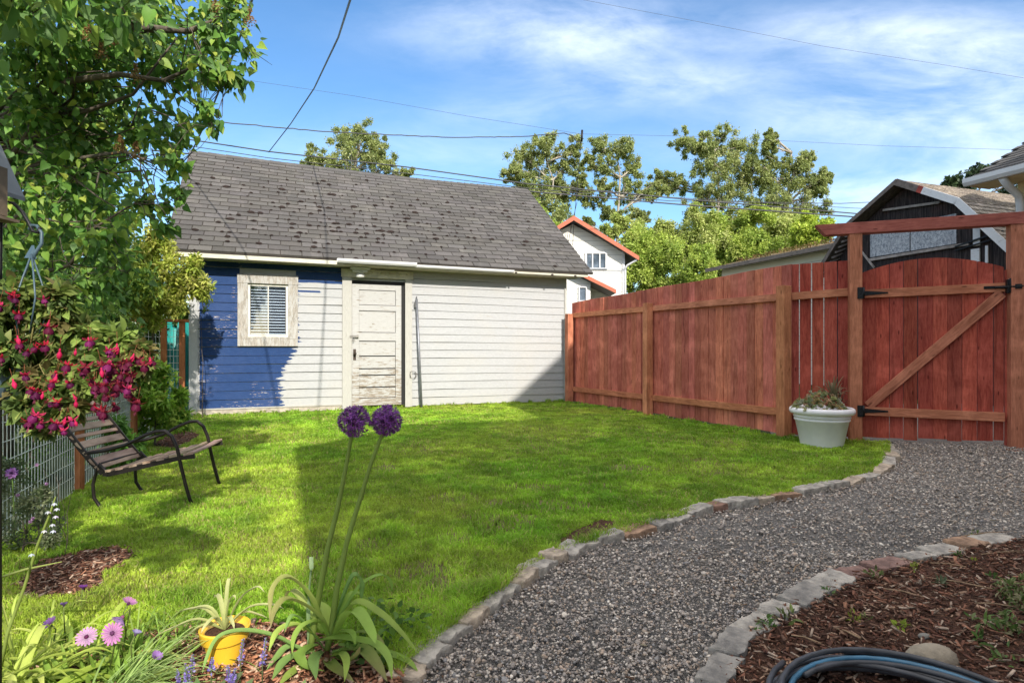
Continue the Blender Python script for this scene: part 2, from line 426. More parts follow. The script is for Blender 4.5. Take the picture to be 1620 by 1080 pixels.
# ================================================================== grass
def grass():
    parts=[]
    N=GRASSN
    # candidates drawn so that near ground gets more blades
    Y=1.9+(12.3-1.9)*rng.random(N)**1.5; X=-6+11*rng.random(N)
    # the strip is narrower near the camera: spend candidates there
    X=np.where(Y<5,-3.6+(2.4+.85*Y)*rng.random(N),X)
    keep=inpoly(X,Y,LAWN)
    for pt,s in ((PATCH,1),(PATCH2,1)): keep&=~inpoly(X,Y,[tuple(p) for p in pt])
    keep&=~(inpoly(X,Y,[tuple(p) for p in PATCH3])&(rng.random(N)<.93))
    bare=fbm(X,Y,1.7,3)
    spots=[(880,800,60,10),(800,835,50,10),(720,850,30,8),(1000,740,40,6),(590,860,30,9),(840,770,50,5),(665,905,45,22),(700,925,30,14),(720,788,40,10),(785,797,28,8),(760,820,40,9),(500,880,20,14),(830,820,30,8),(690,990,20,8),(940,768,30,6),(610,740,20,5)]
    for (sx_,sy_,rx,ry) in spots:
        c=G(sx_,sy_); r1=rx*c.y/F; r2=max(.12,ry*c.y*c.y/(F*H))
        d=((X-c.x)/r1)**2+((Y-c.y)/r2)**2; keep&=~((d<1.0*(.5+bare))&(rng.random(N)<.72))
    keep&=~((bare<.32)&(rng.random(N)<.5))
    X=X[keep];Y=Y[keep];n=len(X)
    tuft=fbm(X,Y,5.5,7); big=fbm(X,Y,.8,9); fine=vnoise(X,Y,14,4)
    hgt=(.011+.036*tuft**1.6+.011*fine)*(.7+.6*rng.random(n))
    # longer grass along the stones, fence and shed
    def near(seg):
        d=np.full(n,9.)
        for a_,b_ in zip(seg[:-1],seg[1:]):
            ax,ay_=a_[0],a_[1]; bx,by=b_[0]-ax,b_[1]-ay_; L=bx*bx+by*by+1e-9
            tt=np.clip(((X-ax)*bx+(Y-ay_)*by)/L,0,1); d=np.minimum(d,np.hypot(X-ax-tt*bx,Y-ay_-tt*by))
        return d
    dn=near([tuple(p) for p in LE]); df=near([tuple(SHL.xy),tuple(SHR.xy)]); dg=near([tuple(FENCE_END.xy),tuple(FENCE_A.xy),tuple(GATE_B.xy)])
    ds=near([tuple(G(650,1000).xy),tuple(G(760,945).xy)])
    hgt*=1+.8*np.exp(-(dn/.10)**2)+ 1.6*np.exp(-(df/.09)**2)*(fine>.45)+.9*np.exp(-(dg/.12)**2)*(fine>.4)+.7*np.exp(-(ds/.2)**2)
    hgt*=np.where(Y>5,1.0,1.0)
    wid=.0019+.0006*np.maximum(Y-2,0); wid*=.7+.6*rng.random(n)
    ang=rng.random(n)*2*math.pi; lean=.25+.75*rng.random(n)
    dx,dy=np.cos(ang),np.sin(ang); la=ang+rng.normal(size=n)*.9+1.57; ex,ey=np.cos(la),np.sin(la)
    z0=-.006
    V=np.zeros((n,5,3),np.float32)
    V[:,0]=np.stack([X-dx*wid,Y-dy*wid,np.full(n,z0)],1); V[:,1]=np.stack([X+dx*wid,Y+dy*wid,np.full(n,z0)],1)
    mx=X+ex*hgt*lean*.35; my=Y+ey*hgt*lean*.35; mz=hgt*.62
    V[:,2]=np.stack([mx+dx*wid*.75,my+dy*wid*.75,mz],1); V[:,3]=np.stack([mx-dx*wid*.75,my-dy*wid*.75,mz],1)
    V[:,4]=np.stack([X+ex*hgt*lean,Y+ey*hgt*lean,hgt*(1-.25*lean)],1)
    g1=np.array([.195,.43,.020]); g2=np.array([.63,.70,.095]); g3=np.array([.11,.29,.018]); dry=np.array([.52,.47,.16])
    k=(.18+.52*np.clip((big-.3)*2.0,0,1))[:,None]; c=g1*(1-k)+g2*k
    k2=np.clip((tuft-.45)*2.5,0,1)[:,None]*.55; c=c*(1-k2)+g3*k2
    c=np.where((rng.random(n)<.07+.15*(bare[keep]<.42))[:,None],dry*(.6+.5*rng.random((n,1))),c)
    cl=np.clip((fbm(X,Y,9,21)-.28)*2.4,0,1)*np.clip((fbm(X,Y,2.6,33)-.22)*2.6,.25,1); c=c*(.78+.62*cl)[:,None]
    c=c*(.72+.56*rng.random((n,1)))
    cc=np.repeat(c[:,None,:],5,1)
    o=np_mesh('grass',V,[(0,1,2,3),(3,2,4)],LEAF,None,cc,False,kind='stuff')
    o['label']='short green lawn grass with pale bare patches'; o['category']='grass'
grass()

# ================================================================== gravel + bark chips
def ico():
    p=(1+5**.5)/2; v=np.array([(-1,p,0),(1,p,0),(-1,-p,0),(1,-p,0),(0,-1,p),(0,1,p),(0,-1,-p),(0,1,-p),(p,0,-1),(p,0,1),(-p,0,-1),(-p,0,1)],float); v/=np.linalg.norm(v[0])
    f=[(0,11,5),(0,5,1),(0,1,7),(0,7,10),(0,10,11),(1,5,9),(5,11,4),(11,10,2),(10,7,6),(7,1,8),(3,9,4),(3,4,2),(3,2,6),(3,6,8),(3,8,9),(4,9,5),(2,4,11),(6,2,10),(8,6,7),(9,8,1)]
    return v,f
ICO_V,ICO_F=ico()
M_peb=mat('gravel_stone',(1,1,1),.75,.25,60,bump=.3,bscale=200,attr=True,spec=.35)
M_chip=mat('bark_chip',(1,1,1),.9,.3,80,(1,1,1),bump=.5,bscale=150,attr=True,spec=.2)
def randrot(n,tilt=.5):
    y=nrm(np.stack([rng.normal(size=n),rng.normal(size=n),rng.normal(size=n)*tilt],1)); up=nrm(np.stack([rng.normal(size=n)*tilt,rng.normal(size=n)*tilt,np.ones(n)],1))
    return frames(y,up)
GRPOLY=[tuple(p) for p in LE]+[(-.5,2.0),(-.5,1.4),(.4,1.3)]+[tuple(p) for p in MU]+[(6.6,3.3),(6.6,6.3),(5.62,6.60),(5.0,6.80),(4.25,7.08)]
def gravel(N):
    Y=1.6+(7.2-1.6)*rng.random(N)**1.55; X=-.4+7.0*rng.random(N); X=np.where(Y<3.2,-.4+3.8*rng.random(N),X)
    k=inpoly(X,Y,GRPOLY); X=X[k];Y=Y[k];n=len(X)
    T=ICO_V; s=(.0030+.0050*rng.random(n)**1.9)*(1+.10*np.maximum(Y-2.5,0)); s*=np.where(rng.random(n)<.06,1.7,1)
    sc=np.stack([s*(.7+.5*rng.random(n)),s*(.9+.6*rng.random(n)),s*(.45+.35*rng.random(n))],1)
    z=-.016+.012*rng.random(n)+.010*fbm(X,Y,3)+np.clip((X-4.3)*.03,0,.05)*(Y>5)
    V=scatter(T,np.stack([X,Y,z],1),randrot(n,.35),sc); V+= (rng.random(V.shape)-.5)*s[:,None,None]*.35
    pal=np.array([(.31,.285,.27),(.20,.185,.18),(.42,.39,.36),(.58,.55,.51),(.30,.25,.21),(.23,.23,.24),(.13,.125,.12),(.38,.31,.26)])
    w_=np.array([.24,.20,.16,.07,.12,.09,.08,.04]); c=np.array([1.40,1.27,1.14])*pal[rng.choice(8,n,p=w_)]*(.8+.4*rng.random((n,1)))*(.85+.3*fbm(X,Y,1.2,5)[:,None])
    o=np_mesh('gravel',V,ICO_F,M_peb,None,c,False,kind='stuff'); o['label']='grey crushed gravel path'; o['category']='gravel'
gravel(GRAVN)
BX=np.array([(x,y,z) for z in (-1,1) for y in (-1,1) for x in (-1,1)],float)*.5
BXF=[(0,2,3,1),(4,5,7,6),(0,1,5,4),(2,6,7,3),(0,4,6,2),(1,3,7,5)]
def chips(name,label,poly,N,z0,cols,L=(.012,.045),spill=.0):
    P_=np.array([p[:2] for p in poly]); lo=P_.min(0)-spill; hi=P_.max(0)+spill
    X=lo[0]+(hi[0]-lo[0])*rng.random(N); Y=lo[1]+(hi[1]-lo[1])*rng.random(N)
    k=inpoly(X,Y,[tuple(p) for p in P_])
    if spill: k|=inpoly(X+spill*rng.normal(size=N)*.5,Y+spill*rng.normal(size=N)*.5,[tuple(p) for p in P_])
    X=X[k];Y=Y[k];n=len(X); ln=L[0]+(L[1]-L[0])*rng.random(n)**2.2
    sc=np.stack([ln*(.18+.25*rng.random(n)),ln,ln*.08+.0015*rng.random(n)],1)
    T=BX.copy(); T[[1,3,5,7],0]*=.8; T[2:4,0]*=.5; T[6:8,0]*=.6
    V=scatter(T,np.stack([X,Y,z0+.004+.016*rng.random(n)],1),randrot(n,.28),sc); V+=(rng.random(V.shape)-.5)*(ln*.12)[:,None,None]
    cols=np.array(cols); c=cols[rng.integers(0,len(cols),n)]*(.6+.7*rng.random((n,1)))
    o=np_mesh(name,V,BXF,M_chip,None,c,False,kind='stuff'); o['label']=label; o['category']='bark mulch'
RB=[(.24,.105,.065),(.16,.07,.045),(.32,.15,.09),(.10,.05,.035),(.42,.26,.17),(.22,.12,.08),(.14,.06,.04),(.52,.38,.28)]
chips('bark_mulch','dark red-brown bark mulch in the bed beside the gravel path',MULCH,CHIPN,.004,RB)
chips('bark_mulch','sunlit orange-brown bark mulch around the yellow pot and flowers',BED,int(CHIPN*.35),.006,[(.44,.20,.11),(.33,.14,.08),(.55,.29,.18),(.24,.10,.06),(.62,.42,.29)],L=(.012,.05))  # brighter chip colours put this bed's sunlight into the mulch
chips('bark_mulch','dark mulch patch in the lawn near the purple flower',PATCH,2600,.004,RB,spill=.04)
chips('bark_mulch','small mulch spot behind the bench',PATCH2,900,.004,RB,spill=.03)
chips('dry_soil','bare crumbly soil spot next to the lawn edging stones',PATCH3,900,.002,[(.17,.10,.06),(.11,.065,.04),(.24,.16,.10)],L=(.006,.02),spill=.05)

chips('leaf_litter','sparse brown bark crumbs and dead leaf bits strewn over the gravel path',GRPOLY,1500,.0,[(.22,.11,.07),(.32,.2,.12),(.14,.08,.05),(.40,.33,.22)],L=(.008,.030))
# ================================================================== edging stones
M_stone=mat('edging_stone',(.80,.78,.76),.92,.38,16,bump=1.0,bscale=38,attr=True,dist=.012,spec=.2,base2=(1.05,1.0,.93))
def stone(a,b,w,h,col,label,grp,flat=0,z0=-.02):
    a=Vector(a).to_3d();b=Vector(b).to_3d(); c=(a+b)/2; L=(b-a).length*.985; ang=math.atan2((b-a).y,(b-a).x)
    n=6; top=[];
    base_=[(-L/2,-w/2),(L/2,-w/2),(L/2,w/2),(-L/2,w/2)]; pts=[]
    for q0_,q1_ in zip(base_,base_[1:]+base_[:1]):
        m_=7 if abs(q0_[0]-q1_[0])>.01 else 4
        for k_ in range(m_): pts.append((q0_[0]+(q1_[0]-q0_[0])*k_/m_,q0_[1]+(q1_[1]-q0_[1])*k_/m_))
    sk1,sk2=random.uniform(-.22,.22)*w,random.uniform(-.18,.18)*w; ph_=random.uniform(0,6)
    pts=[(x+sk1*(y/w)+.035*w*math.sin(y*70+ph_)+random.uniform(-.03,.03)*w,y+sk2*(x/L)+.05*w*math.sin(x*55+ph_)+random.uniform(-.03,.03)*w) for x,y in pts]
    rag=[(0,),(random.uniform(-.05,.05),)]; ang+=random.uniform(-.10,.10); tz=random.uniform(-.006,.006); tilt=random.uniform(-.08,.08); tl2=random.uniform(-.05,.05)
    bm=MB(); vs=[]; m=len(pts)
    for s_,zz in ((1.0,z0),(1.0,h*.6),(.985,h*.9),(.93,h)):
        for x,y in pts: vs.append((x*s_+rag[int(zz>h*.3)][0]*w,y*s_,zz+(x*tilt+y*tl2+tz if zz>0 else 0)+(random.uniform(-.003,.003) if zz>0 else 0)))
    vs.append((0,0,h+tz)); fs=[]
    for k in range(3):
        for i in range(m): fs.append((k*m+i,k*m+(i+1)%m,(k+1)*m+(i+1)%m,(k+1)*m+i))
    for i in range(m): fs.append((3*m+i,3*m+(i+1)%m,4*m))
    bm.add(vs,fs,col); o=bm.build('edging_stone',M_stone,None,world=False)
    o.location=c; o.rotation_euler=(0,0,ang); setp(o,label,'edging stone',grp)
GREY=(.46,.425,.385); DG=(.32,.30,.28); TAN=(.52,.43,.345); RED=(.33,.20,.155); PINK=(.30,.19,.165); ORG=(.40,.26,.18)
def ordinal(k): return ['first','second','third','fourth','fifth','sixth','seventh','eighth','ninth','tenth','eleventh','twelfth','thirteenth','fourteenth','fifteenth','sixteenth','seventeenth','eighteenth','nineteenth','twentieth','twenty-first','twenty-second','twenty-third','twenty-fourth','twenty-fifth','twenty-sixth','twenty-seventh','twenty-eighth','twenty-ninth','thirtieth'][k]
def cname(c): return {GREY:'grey',DG:'dark grey',TAN:'tan',RED:'red-brown',PINK:'maroon',ORG:'orange-brown'}[c]
LS=[(1404,703),(1410,716),(1411,727),(1402,738),(1385,749),(1362,758),(1332,765),(1301,771),(1262,782),(1218,788),(1185,795),(1140,801),(1118,806),(1085,815),(1050,829),(1030,836),(980,846),(940,858),(916,866),(888,880),(862,890),(838,908),(810,928),(785,946),(760,968),(722,992),(690,1020),(655,1050),(632,1078)]
LC=[GREY,TAN,GREY,TAN,GREY,TAN,GREY,GREY,ORG,TAN,GREY,RED,GREY,GREY,DG,ORG,GREY,GREY,GREY,TAN,GREY,TAN,GREY,GREY,TAN,GREY,GREY,TAN]
for i,(p,q) in enumerate(zip(LS[:-1],LS[1:])):
    a_=G(*p);b_=G(*q)
    stone(a_,b_,random.uniform(.10,.135),random.uniform(.018,.040),LC[i],f'{cname(LC[i])} rough stone slab, {ordinal(i)} of the lawn edging counted from the gate','stones edging the lawn')
MS=[(1128,1092),(1148,1042),(1172,1006),(1215,978),(1248,958),(1296,934),(1330,915),(1382,902),(1430,888),(1472,880),(1512,866),(1545,858),(1600,850)]
MC=[DG,DG,GREY,GREY,DG,GREY,PINK,PINK,GREY,GREY,ORG,GREY]
for i,(p,q) in enumerate(zip(MS[:-1],MS[1:])):
    a_=G(*p);b_=G(*q); k=MC[i]
    stone(a_,b_,random.uniform(.10,.14),random.uniform(.014,.030),k,f'{cname(k)} flat stone slab, {ordinal(i)} of the mulch bed edging counted from the hose','stones edging the mulch bed')
# ================================================================== shed
U=(SHR-SHL).normalized(); SL=(SHR-SHL).length; ROT=math.atan2(U.y,U.x)
shed=thing('shed','old wooden shed with grey shingle roof, its clapboards half painted blue and half white','shed',SHL,ROT)
# local frame: x along the front wall, y to the back, z up
def wall_x(px):
    k=(px-810)/F; return (-SHL.x+SHL.y*k)/(U.x-U.y*k)
def wall_z(px,py):
    t_=wall_x(px); return H+(HY-py)*(SHL.y+U.y*t_)/F
SD_=5.7; WT=2.66
def siding_mat(name,blue):
    m,t=newmat(name); tc=t.n('ShaderNodeTexCoord'); v=tc.outputs['Object']; sp=t.n('ShaderNodeSeparateXYZ'); t.l(v,sp.inputs[0])
    mp=t.n('ShaderNodeMapping'); mp.inputs['Scale'].default_value=(1,1,5); t.l(v,mp.inputs[0]); sv=mp.outputs[0]
    grain=t.noise(sv,22,6,.65); broad=t.noise(v,1.4,4,.6); spk=t.noise(v,26,3,.6)
    white=t.mix(t.ramp(grain,.3,.75),(.355,.36,.36),(.43,.435,.435)); white=t.mix(t.m('MULTIPLY',t.ramp(broad,.45,.75),.35),white,(.44,.42,.37))
    # bare grey wood where paint has worn off the white boards
    wear=t.m('MULTIPLY',t.ramp(t.noise(sv,9,6,.72,.3),.60,.66),t.ramp(t.noise(v,2.1,3,.5),.46,.6))
    white=t.mix(t.m('MULTIPLY',wear,.8),white,(.33,.29,.24))
    low=t.m('MULTIPLY',t.ramp(sp.outputs[2],.38,.05),t.ramp(grain,.35,.7)); white=t.mix(t.m('MULTIPLY',low,.45),white,(.42,.39,.30))
    if not blue: t.finish(white,.75,grain,.35,.004,spec=.3); return m
    bl=t.mix(t.ramp(grain,.3,.75),(.012,.036,.118),(.022,.058,.165)); bl=t.mix(t.m('MULTIPLY',t.ramp(broad,.4,.7),.35),bl,(.05,.085,.20))
    peel=t.m('MULTIPLY',t.ramp(t.noise(sv,12,5,.65,.5),.60,.63),t.ramp(t.noise(v,1.7,2,.5),.52,.60))
    pcol=t.mix(t.ramp(spk,.4,.6),(.45,.30,.22),(.58,.55,.5)); bl=t.mix(t.m('MULTIPLY',peel,.9),bl,pcol)
    dots=t.ramp(t.noise(sv,60,2,.5),.73,.76); bl=t.mix(t.m('MULTIPLY',dots,.6),bl,(.55,.57,.6))
    # edge of the blue coat: ragged brush strokes along each board
    rag=t.m('MULTIPLY',t.m('SUBTRACT',t.noise(mp2(t,v,(.6,1,11)),2.2,3,.7),.5),.55)
    xs=t.m('ADD',sp.outputs[0],rag); z=sp.outputs[2]
    edge=t.m('ADD',1.40,t.m('MULTIPLY',t.ramp(z,.55,1.2),.24))
    left=t.m('GREATER_THAN',edge,xs); topb=t.m('GREATER_THAN',t.m('ADD',z,t.m('MULTIPLY',rag,.12)),2.262)
    mid=t.m('MULTIPLY',t.m('GREATER_THAN',2.05,t.m('ADD',xs,t.m('MULTIPLY',rag,-.7))),t.m('MULTIPLY',t.m('GREATER_THAN',z,2.095),t.m('GREATER_THAN',2.13,z)))
    mk=t.m('MAXIMUM',t.m('MAXIMUM',left,topb),mid)
    farl=t.m('GREATER_THAN',sp.outputs[0],t.m('ADD',.145,t.m('MULTIPLY',rag,.10)))
    mk=t.m('MULTIPLY',mk,farl)
    t.finish(t.mix(mk,white,bl),.7,grain,.35,.004,spec=.15); return m
def mp2(t,v,s):
    mp=t.n('ShaderNodeMapping'); mp.inputs['Scale'].default_value=s; t.l(v,mp.inputs[0]); return mp.outputs[0]
M_sb=siding_mat('shed_siding_blue',True); M_sw=siding_mat('shed_siding_white',False)
def peelmat(name,amt,base=(.45,.45,.435),wood=(.20,.185,.16),stretch=(1,1,5),lowz=None):
    m,t=newmat(name); tc=t.n('ShaderNodeTexCoord'); v=tc.outputs['Object']; sv=mp2(t,v,stretch); sp=t.n('ShaderNodeSeparateXYZ'); t.l(v,sp.inputs[0])
    g=t.noise(sv,16,6,.7); pe=t.noise(sv,7,7,.75,.4); th=.66-amt*.17
    if lowz: pe=t.m('ADD',pe,t.m('MULTIPLY',t.ramp(sp.outputs[2],lowz[0],lowz[1]),lowz[2]))
    c=t.mix(t.ramp(g,.3,.7),base,tuple(x*.86 for x in base)); wd=t.mix(t.ramp(g,.35,.65),wood,tuple(x*1.7 for x in wood))
    mk=t.ramp(pe,th,th+.05); c=t.mix(mk,c,wd); t.finish(c,.8,t.m('SUBTRACT',g,t.m('MULTIPLY',mk,.5)),.4,.004,spec=.25); return m
M_trimh=peelmat('weathered_trim_across',.30,(.45,.43,.38)); M_trimv=peelmat('weathered_trim_upright',.42,(.44,.43,.39),stretch=(4,4,.7))
M_trimg=peelmat('weathered_window_trim',1.15,(.45,.44,.41),(.24,.22,.19),(4,4,.8)); M_trimgh=peelmat('weathered_window_trim_across',.85,(.45,.44,.41),(.26,.24,.20),(.8,1,5))
M_cream=mat('cream_trim',(.50,.475,.38),.6,.12,6,(1,1,4),bump=.2)
M_dark=mat('dark_gap',(.02,.02,.02),.9,.1)
M_conc=mat('foundation',(.42,.37,.30),.9,.25,9,bump=.5)
M_white=mat('white_metal',(.60,.60,.59),.35,.05,5,bump=.05)
# front wall boards, left (blue and white) and right (white), each board one tilted clapboard
def siding(name,x0,x1,z0,z1,mt,hole=None,exp=.148,slump=0,breaks=False):
    mb=MB(); z=z0
    while z<z1-.01:
        zt=min(z+exp,z1); segs=[(x0,x1)]
        if hole and zt>hole[2]+.01 and z<hole[3]-.01: segs=[(x0,hole[0]),(hole[1],x1)]
        for a,b in segs:
            if b-a<.01: continue
            n=max(1,int((b-a)/.5)); js=[(random.gauss(0,.0028),random.gauss(0,.002)) for _ in range(n+1)]
            for i in range(n):
                xa=a+(b-a)*i/n; xb=a+(b-a)*(i+1)/n; (da,ya),(db,yb)=js[i],js[i+1]
                sa=-slump*math.sin(max(0,(xa-4.0))*.5)**2; sb=-slump*math.sin(max(0,(xb-4.0))*.5)**2
                o1,o2=-.026,-.014
                vs=[(xa,o1+ya,z+.006+da+sa),(xb,o1+yb,z+.006+db+sb),(xb,o2,zt-.004),(xa,o2,zt-.004),(xa,.0,z+.006+da+sa),(xb,.0,z+.006+db+sb),(xa,0,zt-.004),(xb,0,zt-.004)]
                mb.add(vs,[(0,1,2,3),(0,4,5,1),(3,2,7,6)])
        z+=exp
    return mb.build(name,mt,shed,world=False)
DX0=wall_x(541); DX1=wall_x(651); WX0=wall_x(376); WX1=wall_x(471)
zf=.10
sd1=siding('front_siding',.02,DX0,zf,2.60,M_sb,(WX0+.03,WX1-.03,1.18,2.33)); sd1['label']='front clapboards painted blue on the left and white on the right'
sd2=siding('front_siding',DX1,SL,.03,2.60,M_sw,None,.1495,.02); sd2['label']='white front clapboards right of the door'
mb=MB()
rise=.774; ov=.42; bk=2.864; rz=lambda y:2.66+(y+ov)*rise       # roof surface height over depth y
def gable(x,sgn):
    pts=[(x,0,.0),(x,SD_,.0),(x,SD_,rz(-ov)+.2),(x,bk,rz(bk)-.12),(x,0,rz(0)-.12)]
    mb.prism(pts,(0,0,0),(.04*sgn,0,0))
gable(0,1); gable(SL,-1); mb.box((SL/2,SD_-.02,1.35),(SL-.08,.04,2.7))
# backing wall panels round the door and window openings
def panel(x0,x1,z0,z1): mb.box(((x0+x1)/2,.02,(z0+z1)/2),(x1-x0,.04,z1-z0))
panel(.04,WX0,.02,2.66); panel(WX1,DX0+.01,.02,2.66); panel(WX0,WX1,.02,1.22); panel(WX0,WX1,2.3,2.66); panel(DX1-.01,SL-.04,.02,2.66); panel(DX0+.01,DX1-.01,2.35,2.66)
mb.build('wall',M_sw,shed,world=False)
mb=MB(); mb.box((DX0/2,-.012,.03),(DX0-.02,.05,.12)); mb.build('foundation',M_conc,shed,world=False)
mb=MB(); mb.box((.055,-.034,1.33),(.13,.022,2.5)); mb.build('corner_board',peelmat('corner_paint',.12,(.44,.445,.44),stretch=(4,4,.7)),shed,world=False,bevel=.003)
mb=MB(); mb.box((SL-.03,-.034,1.33),(.05,.022,2.5)); mb.build('corner_board',M_trimv,shed,world=False,bevel=.003)
mb=MB(); mb.box((DX0/2,-.036,.105),(DX0,.03,.022)); mb.build('sill_board',M_trimh,shed,world=False)
# roof: shingle courses
def tarshingle():
    m,t=newmat('asphalt_shingle'); v=t.coord(); at=t.n('ShaderNodeAttribute',attribute_name='Col')
    n=t.noise(v,140,3,.7); b=t.noise(v,.9,5,.6); st=t.noise(mp2(t,v,(3,1,1)),1.4,4,.6)
    c=t.mix(t.ramp(n,.3,.7),(.062,.059,.056),(.112,.106,.101)); c=t.mix(t.m('MULTIPLY',t.ramp(b,.4,.7),.3),c,(.07,.066,.062)); 
    c=t.mix(t.m('MULTIPLY',t.ramp(st,.52,.7),.35),c,(.15,.138,.13))
    c=t.mix(1.0,c,at.outputs['Color'],'MULTIPLY'); t.finish(c,.92,n,.5,.004,spec=.25); return m
M_sh=tarshingle()
RX0,RX1=-.32,SL+.404; slope=Vector((0,1,rise)).normalized(); nrmR=Vector((0,-rise,1)).normalized()
def sag(x): return -.05*math.sin(math.pi*min(1,max(0,(x-RX0)/(RX1-RX0))))**1.5
def shingles(x0,x1,y0,z0,sl,nm,length,expo,tab,mtn,parent,name,flip=1,thick=.017):
    mb=MB(); s=0; row=0
    while s<length-.02:
        e=min(expo,length-s); x=x0-((row*.5+random.uniform(-.08,.08))%1)*tab
        while x<x1:
            a=max(x0,x); b=min(x1,x+tab-.014); 
            if b-a>.02:
                k=random.choice([.82,.9,1,1,1.08,1.18])*random.uniform(.94,1.06); c=(k,k*random.uniform(.97,1.0),k*random.uniform(.93,1.0))
                d1=random.uniform(-.006,.004); lift=random.uniform(0,.003)
                B0=Vector((0,y0,z0))+sl*(s+d1); B1=Vector((0,y0,z0))+sl*min(length,s+e+.03)
                q=[]
                for xx,BB,h in ((a,B0,thick+lift),(b,B0,thick+lift),(b,B1,.002),(a,B1,.002),(a,B0,-.006),(b,B0,-.006)):
                    q.append(Vector((xx,0,0))+BB+nm*h+Vector((0,0,sag(xx)*((s+.5*e)/length) if parent is shed else 0)))
                mb.add(q,[(0,1,2,3),(0,4,5,1),(0,3,4),(1,5,2)],c)
            x+=tab
        s+=expo; row+=1
    return mb
LEN=(bk+ov)*math.sqrt(1+rise*rise)
mb=shingles(RX0,RX1,-ov,2.66,slope,nrmR,LEN,.168,.34,M_sh,shed,'roof')
mb2=shingles(RX0,RX1,2*bk+ov,2.66,Vector((0,-1,rise)).normalized(),Vector((0,rise,1)).normalized(),LEN,.168,.34,M_sh,shed,'roof')
mb.add(mb2.v,mb2.f); mb.c[-len(mb2.v):]=mb2.c
# deck under the shingles and ridge caps
n=14
for i in range(n):
    xa=RX0+(RX1-RX0)*i/n; xb=RX0+(RX1-RX0)*(i+1)/n
    for (ya,yb) in ((-ov,bk),(2*bk+ov,bk)):
        q=[(xa,ya,2.655),(xb,ya,2.655),(xb,yb,2.655+LEN*rise/math.sqrt(1+rise*rise)+sag(xb)),(xa,yb,2.655+LEN*rise/math.sqrt(1+rise*rise)+sag(xa))]
        lo=[Vector(p)-Vector((0,0,.03)) for p in q]; mb.add([*map(Vector,q),*lo],[(0,1,2,3),(4,5,6,7),(0,4,5,1)],(.45,.4,.35))
x=RX0
while x<RX1-.05:
    e=min(.2,RX1-x); zt=2.66+(bk+ov)*rise+sag(x)+random.uniform(0,.006); k=random.uniform(.9,1.15)
    mb.add([(x,bk-.13,zt-.085),(x+e,bk-.13,zt-.093),(x+e,bk,zt+.008),(x,bk,zt+.018),(x,bk+.13,zt-.085),(x+e,bk+.13,zt-.093)],[(0,1,2,3),(3,2,5,4)],(k,k,k)); x+=.17
roof=mb.build('roof',M_sh,shed,world=False)
# rotten leaf and moss clumps caught at the shingle ends
M_moss=mat('brown_moss',(.020,.011,.008),.95,.4,40,bump=.8,bscale=90)
mb=MB()
for i in range(300):
    if i<230: u=random.gauss(.40,.26)*(RX1-RX0)+RX0; f=random.betavariate(2.0,3.2)
    else: u=random.uniform(RX0+.3,RX1-.2); f=random.uniform(.02,.8)
    row=round(f*LEN/.168); s=row*.168+random.uniform(-.01,.004)
    if not(RX0+.2<u<RX1-.1) or s>LEN-.2: continue
    r=random.choice([.015,.018,.024,.026,.032,.040,.055 if random.random()<.3 else .02]); c=Vector((u,-ov,2.66))+slope*s+nrmR*.014+Vector((0,0,sag(u)*s/LEN))
    vs=[];fs=[];k=9
    for j,(rr,hh) in enumerate(((1,0),(.85,.5),(.4,.9))):
        for q in range(k):
            an=2*math.pi*q/k; rad=r*rr*random.uniform(.65,1.2); vs.append(c+Vector((math.cos(an)*rad*1.4,0,0))+slope*math.sin(an)*rad*.75+nrmR*hh*min(r*.9,.03))
    for j in range(2):
        for q in range(k): fs.append((j*k+q,j*k+(q+1)%k,(j+1)*k+(q+1)%k,(j+1)*k+q))
    fs.append(tuple(2*k+q for q in range(k))); mb.add(vs,fs)
mb.build('moss_clumps',M_moss,roof,world=False,kind='stuff')
# fascia, soffit, gutters, gutter stubs
mb=MB(); mb.box(((RX0+DX0)/2,-ov+.015,2.600),(DX0-RX0,.025,.088)); mb.build('fascia',M_cream,shed,world=False,bevel=.003)
mb=MB(); mb.box(((DX0+SL+.3)/2,-ov+.03,2.606),(SL+.3-DX0,.022,.065)); mb.build('fascia',M_cream,shed,world=False,bevel=.003)
mb=MB()
mb.box((SL/2+.02,-.2,2.575),(SL+.3,.38,.014)); mb.build('soffit',mat('soffit_board',(.45,.42,.30),.8,.2,5,(1,1,1),bump=.3),shed,world=False)
mb=MB(); mb.box((SL/2,-.018,2.59),(SL,.03,.06)); mb.build('frieze_board',mat('frieze',(.52,.50,.38),.8,.15,5,bump=.2),shed,world=False)
def gutter(xa,xb,z,r,yy):
    mb=MB(); prof=[(0,0),(0,-r*1.1),(-r*.4,-r*1.5),(-r*1.4,-r*1.5),(-r*1.9,-r*.9),(-r*2,0.0),(-r*2.15,.0),(-r*2.05,-r),(-r*1.5,-r*1.65),(-r*.3,-r*1.65),(.01,-r*1.2),(.01,0)]
    mb.prism([(xa,y+yy,zz+z) for y,zz in prof],(0,0,0),(xb-xa,0,0)); return mb
gx0,gx1=wall_x(540),wall_x(668)
gutter(gx0-.12,gx1-.22,2.655,.042,-ov-.005).build('gutter',M_white,shed,world=False,label='short bright white gutter above the door')
gutter(gx1-.215,wall_x(820)-.28,2.625,.030,-ov+.016).build('gutter',M_white,shed,world=False,label='thin white gutter right of the door')
M_rust=mat('rust',(.06,.045,.04),.7,.3,20)
for px in (818,873,908):
    xx=wall_x(px)-.2; MB().tube([(xx,-ov+.03,2.585),(xx,-ov-.03,2.58)],.017,8).build('eave_bracket',M_rust,shed,world=False)
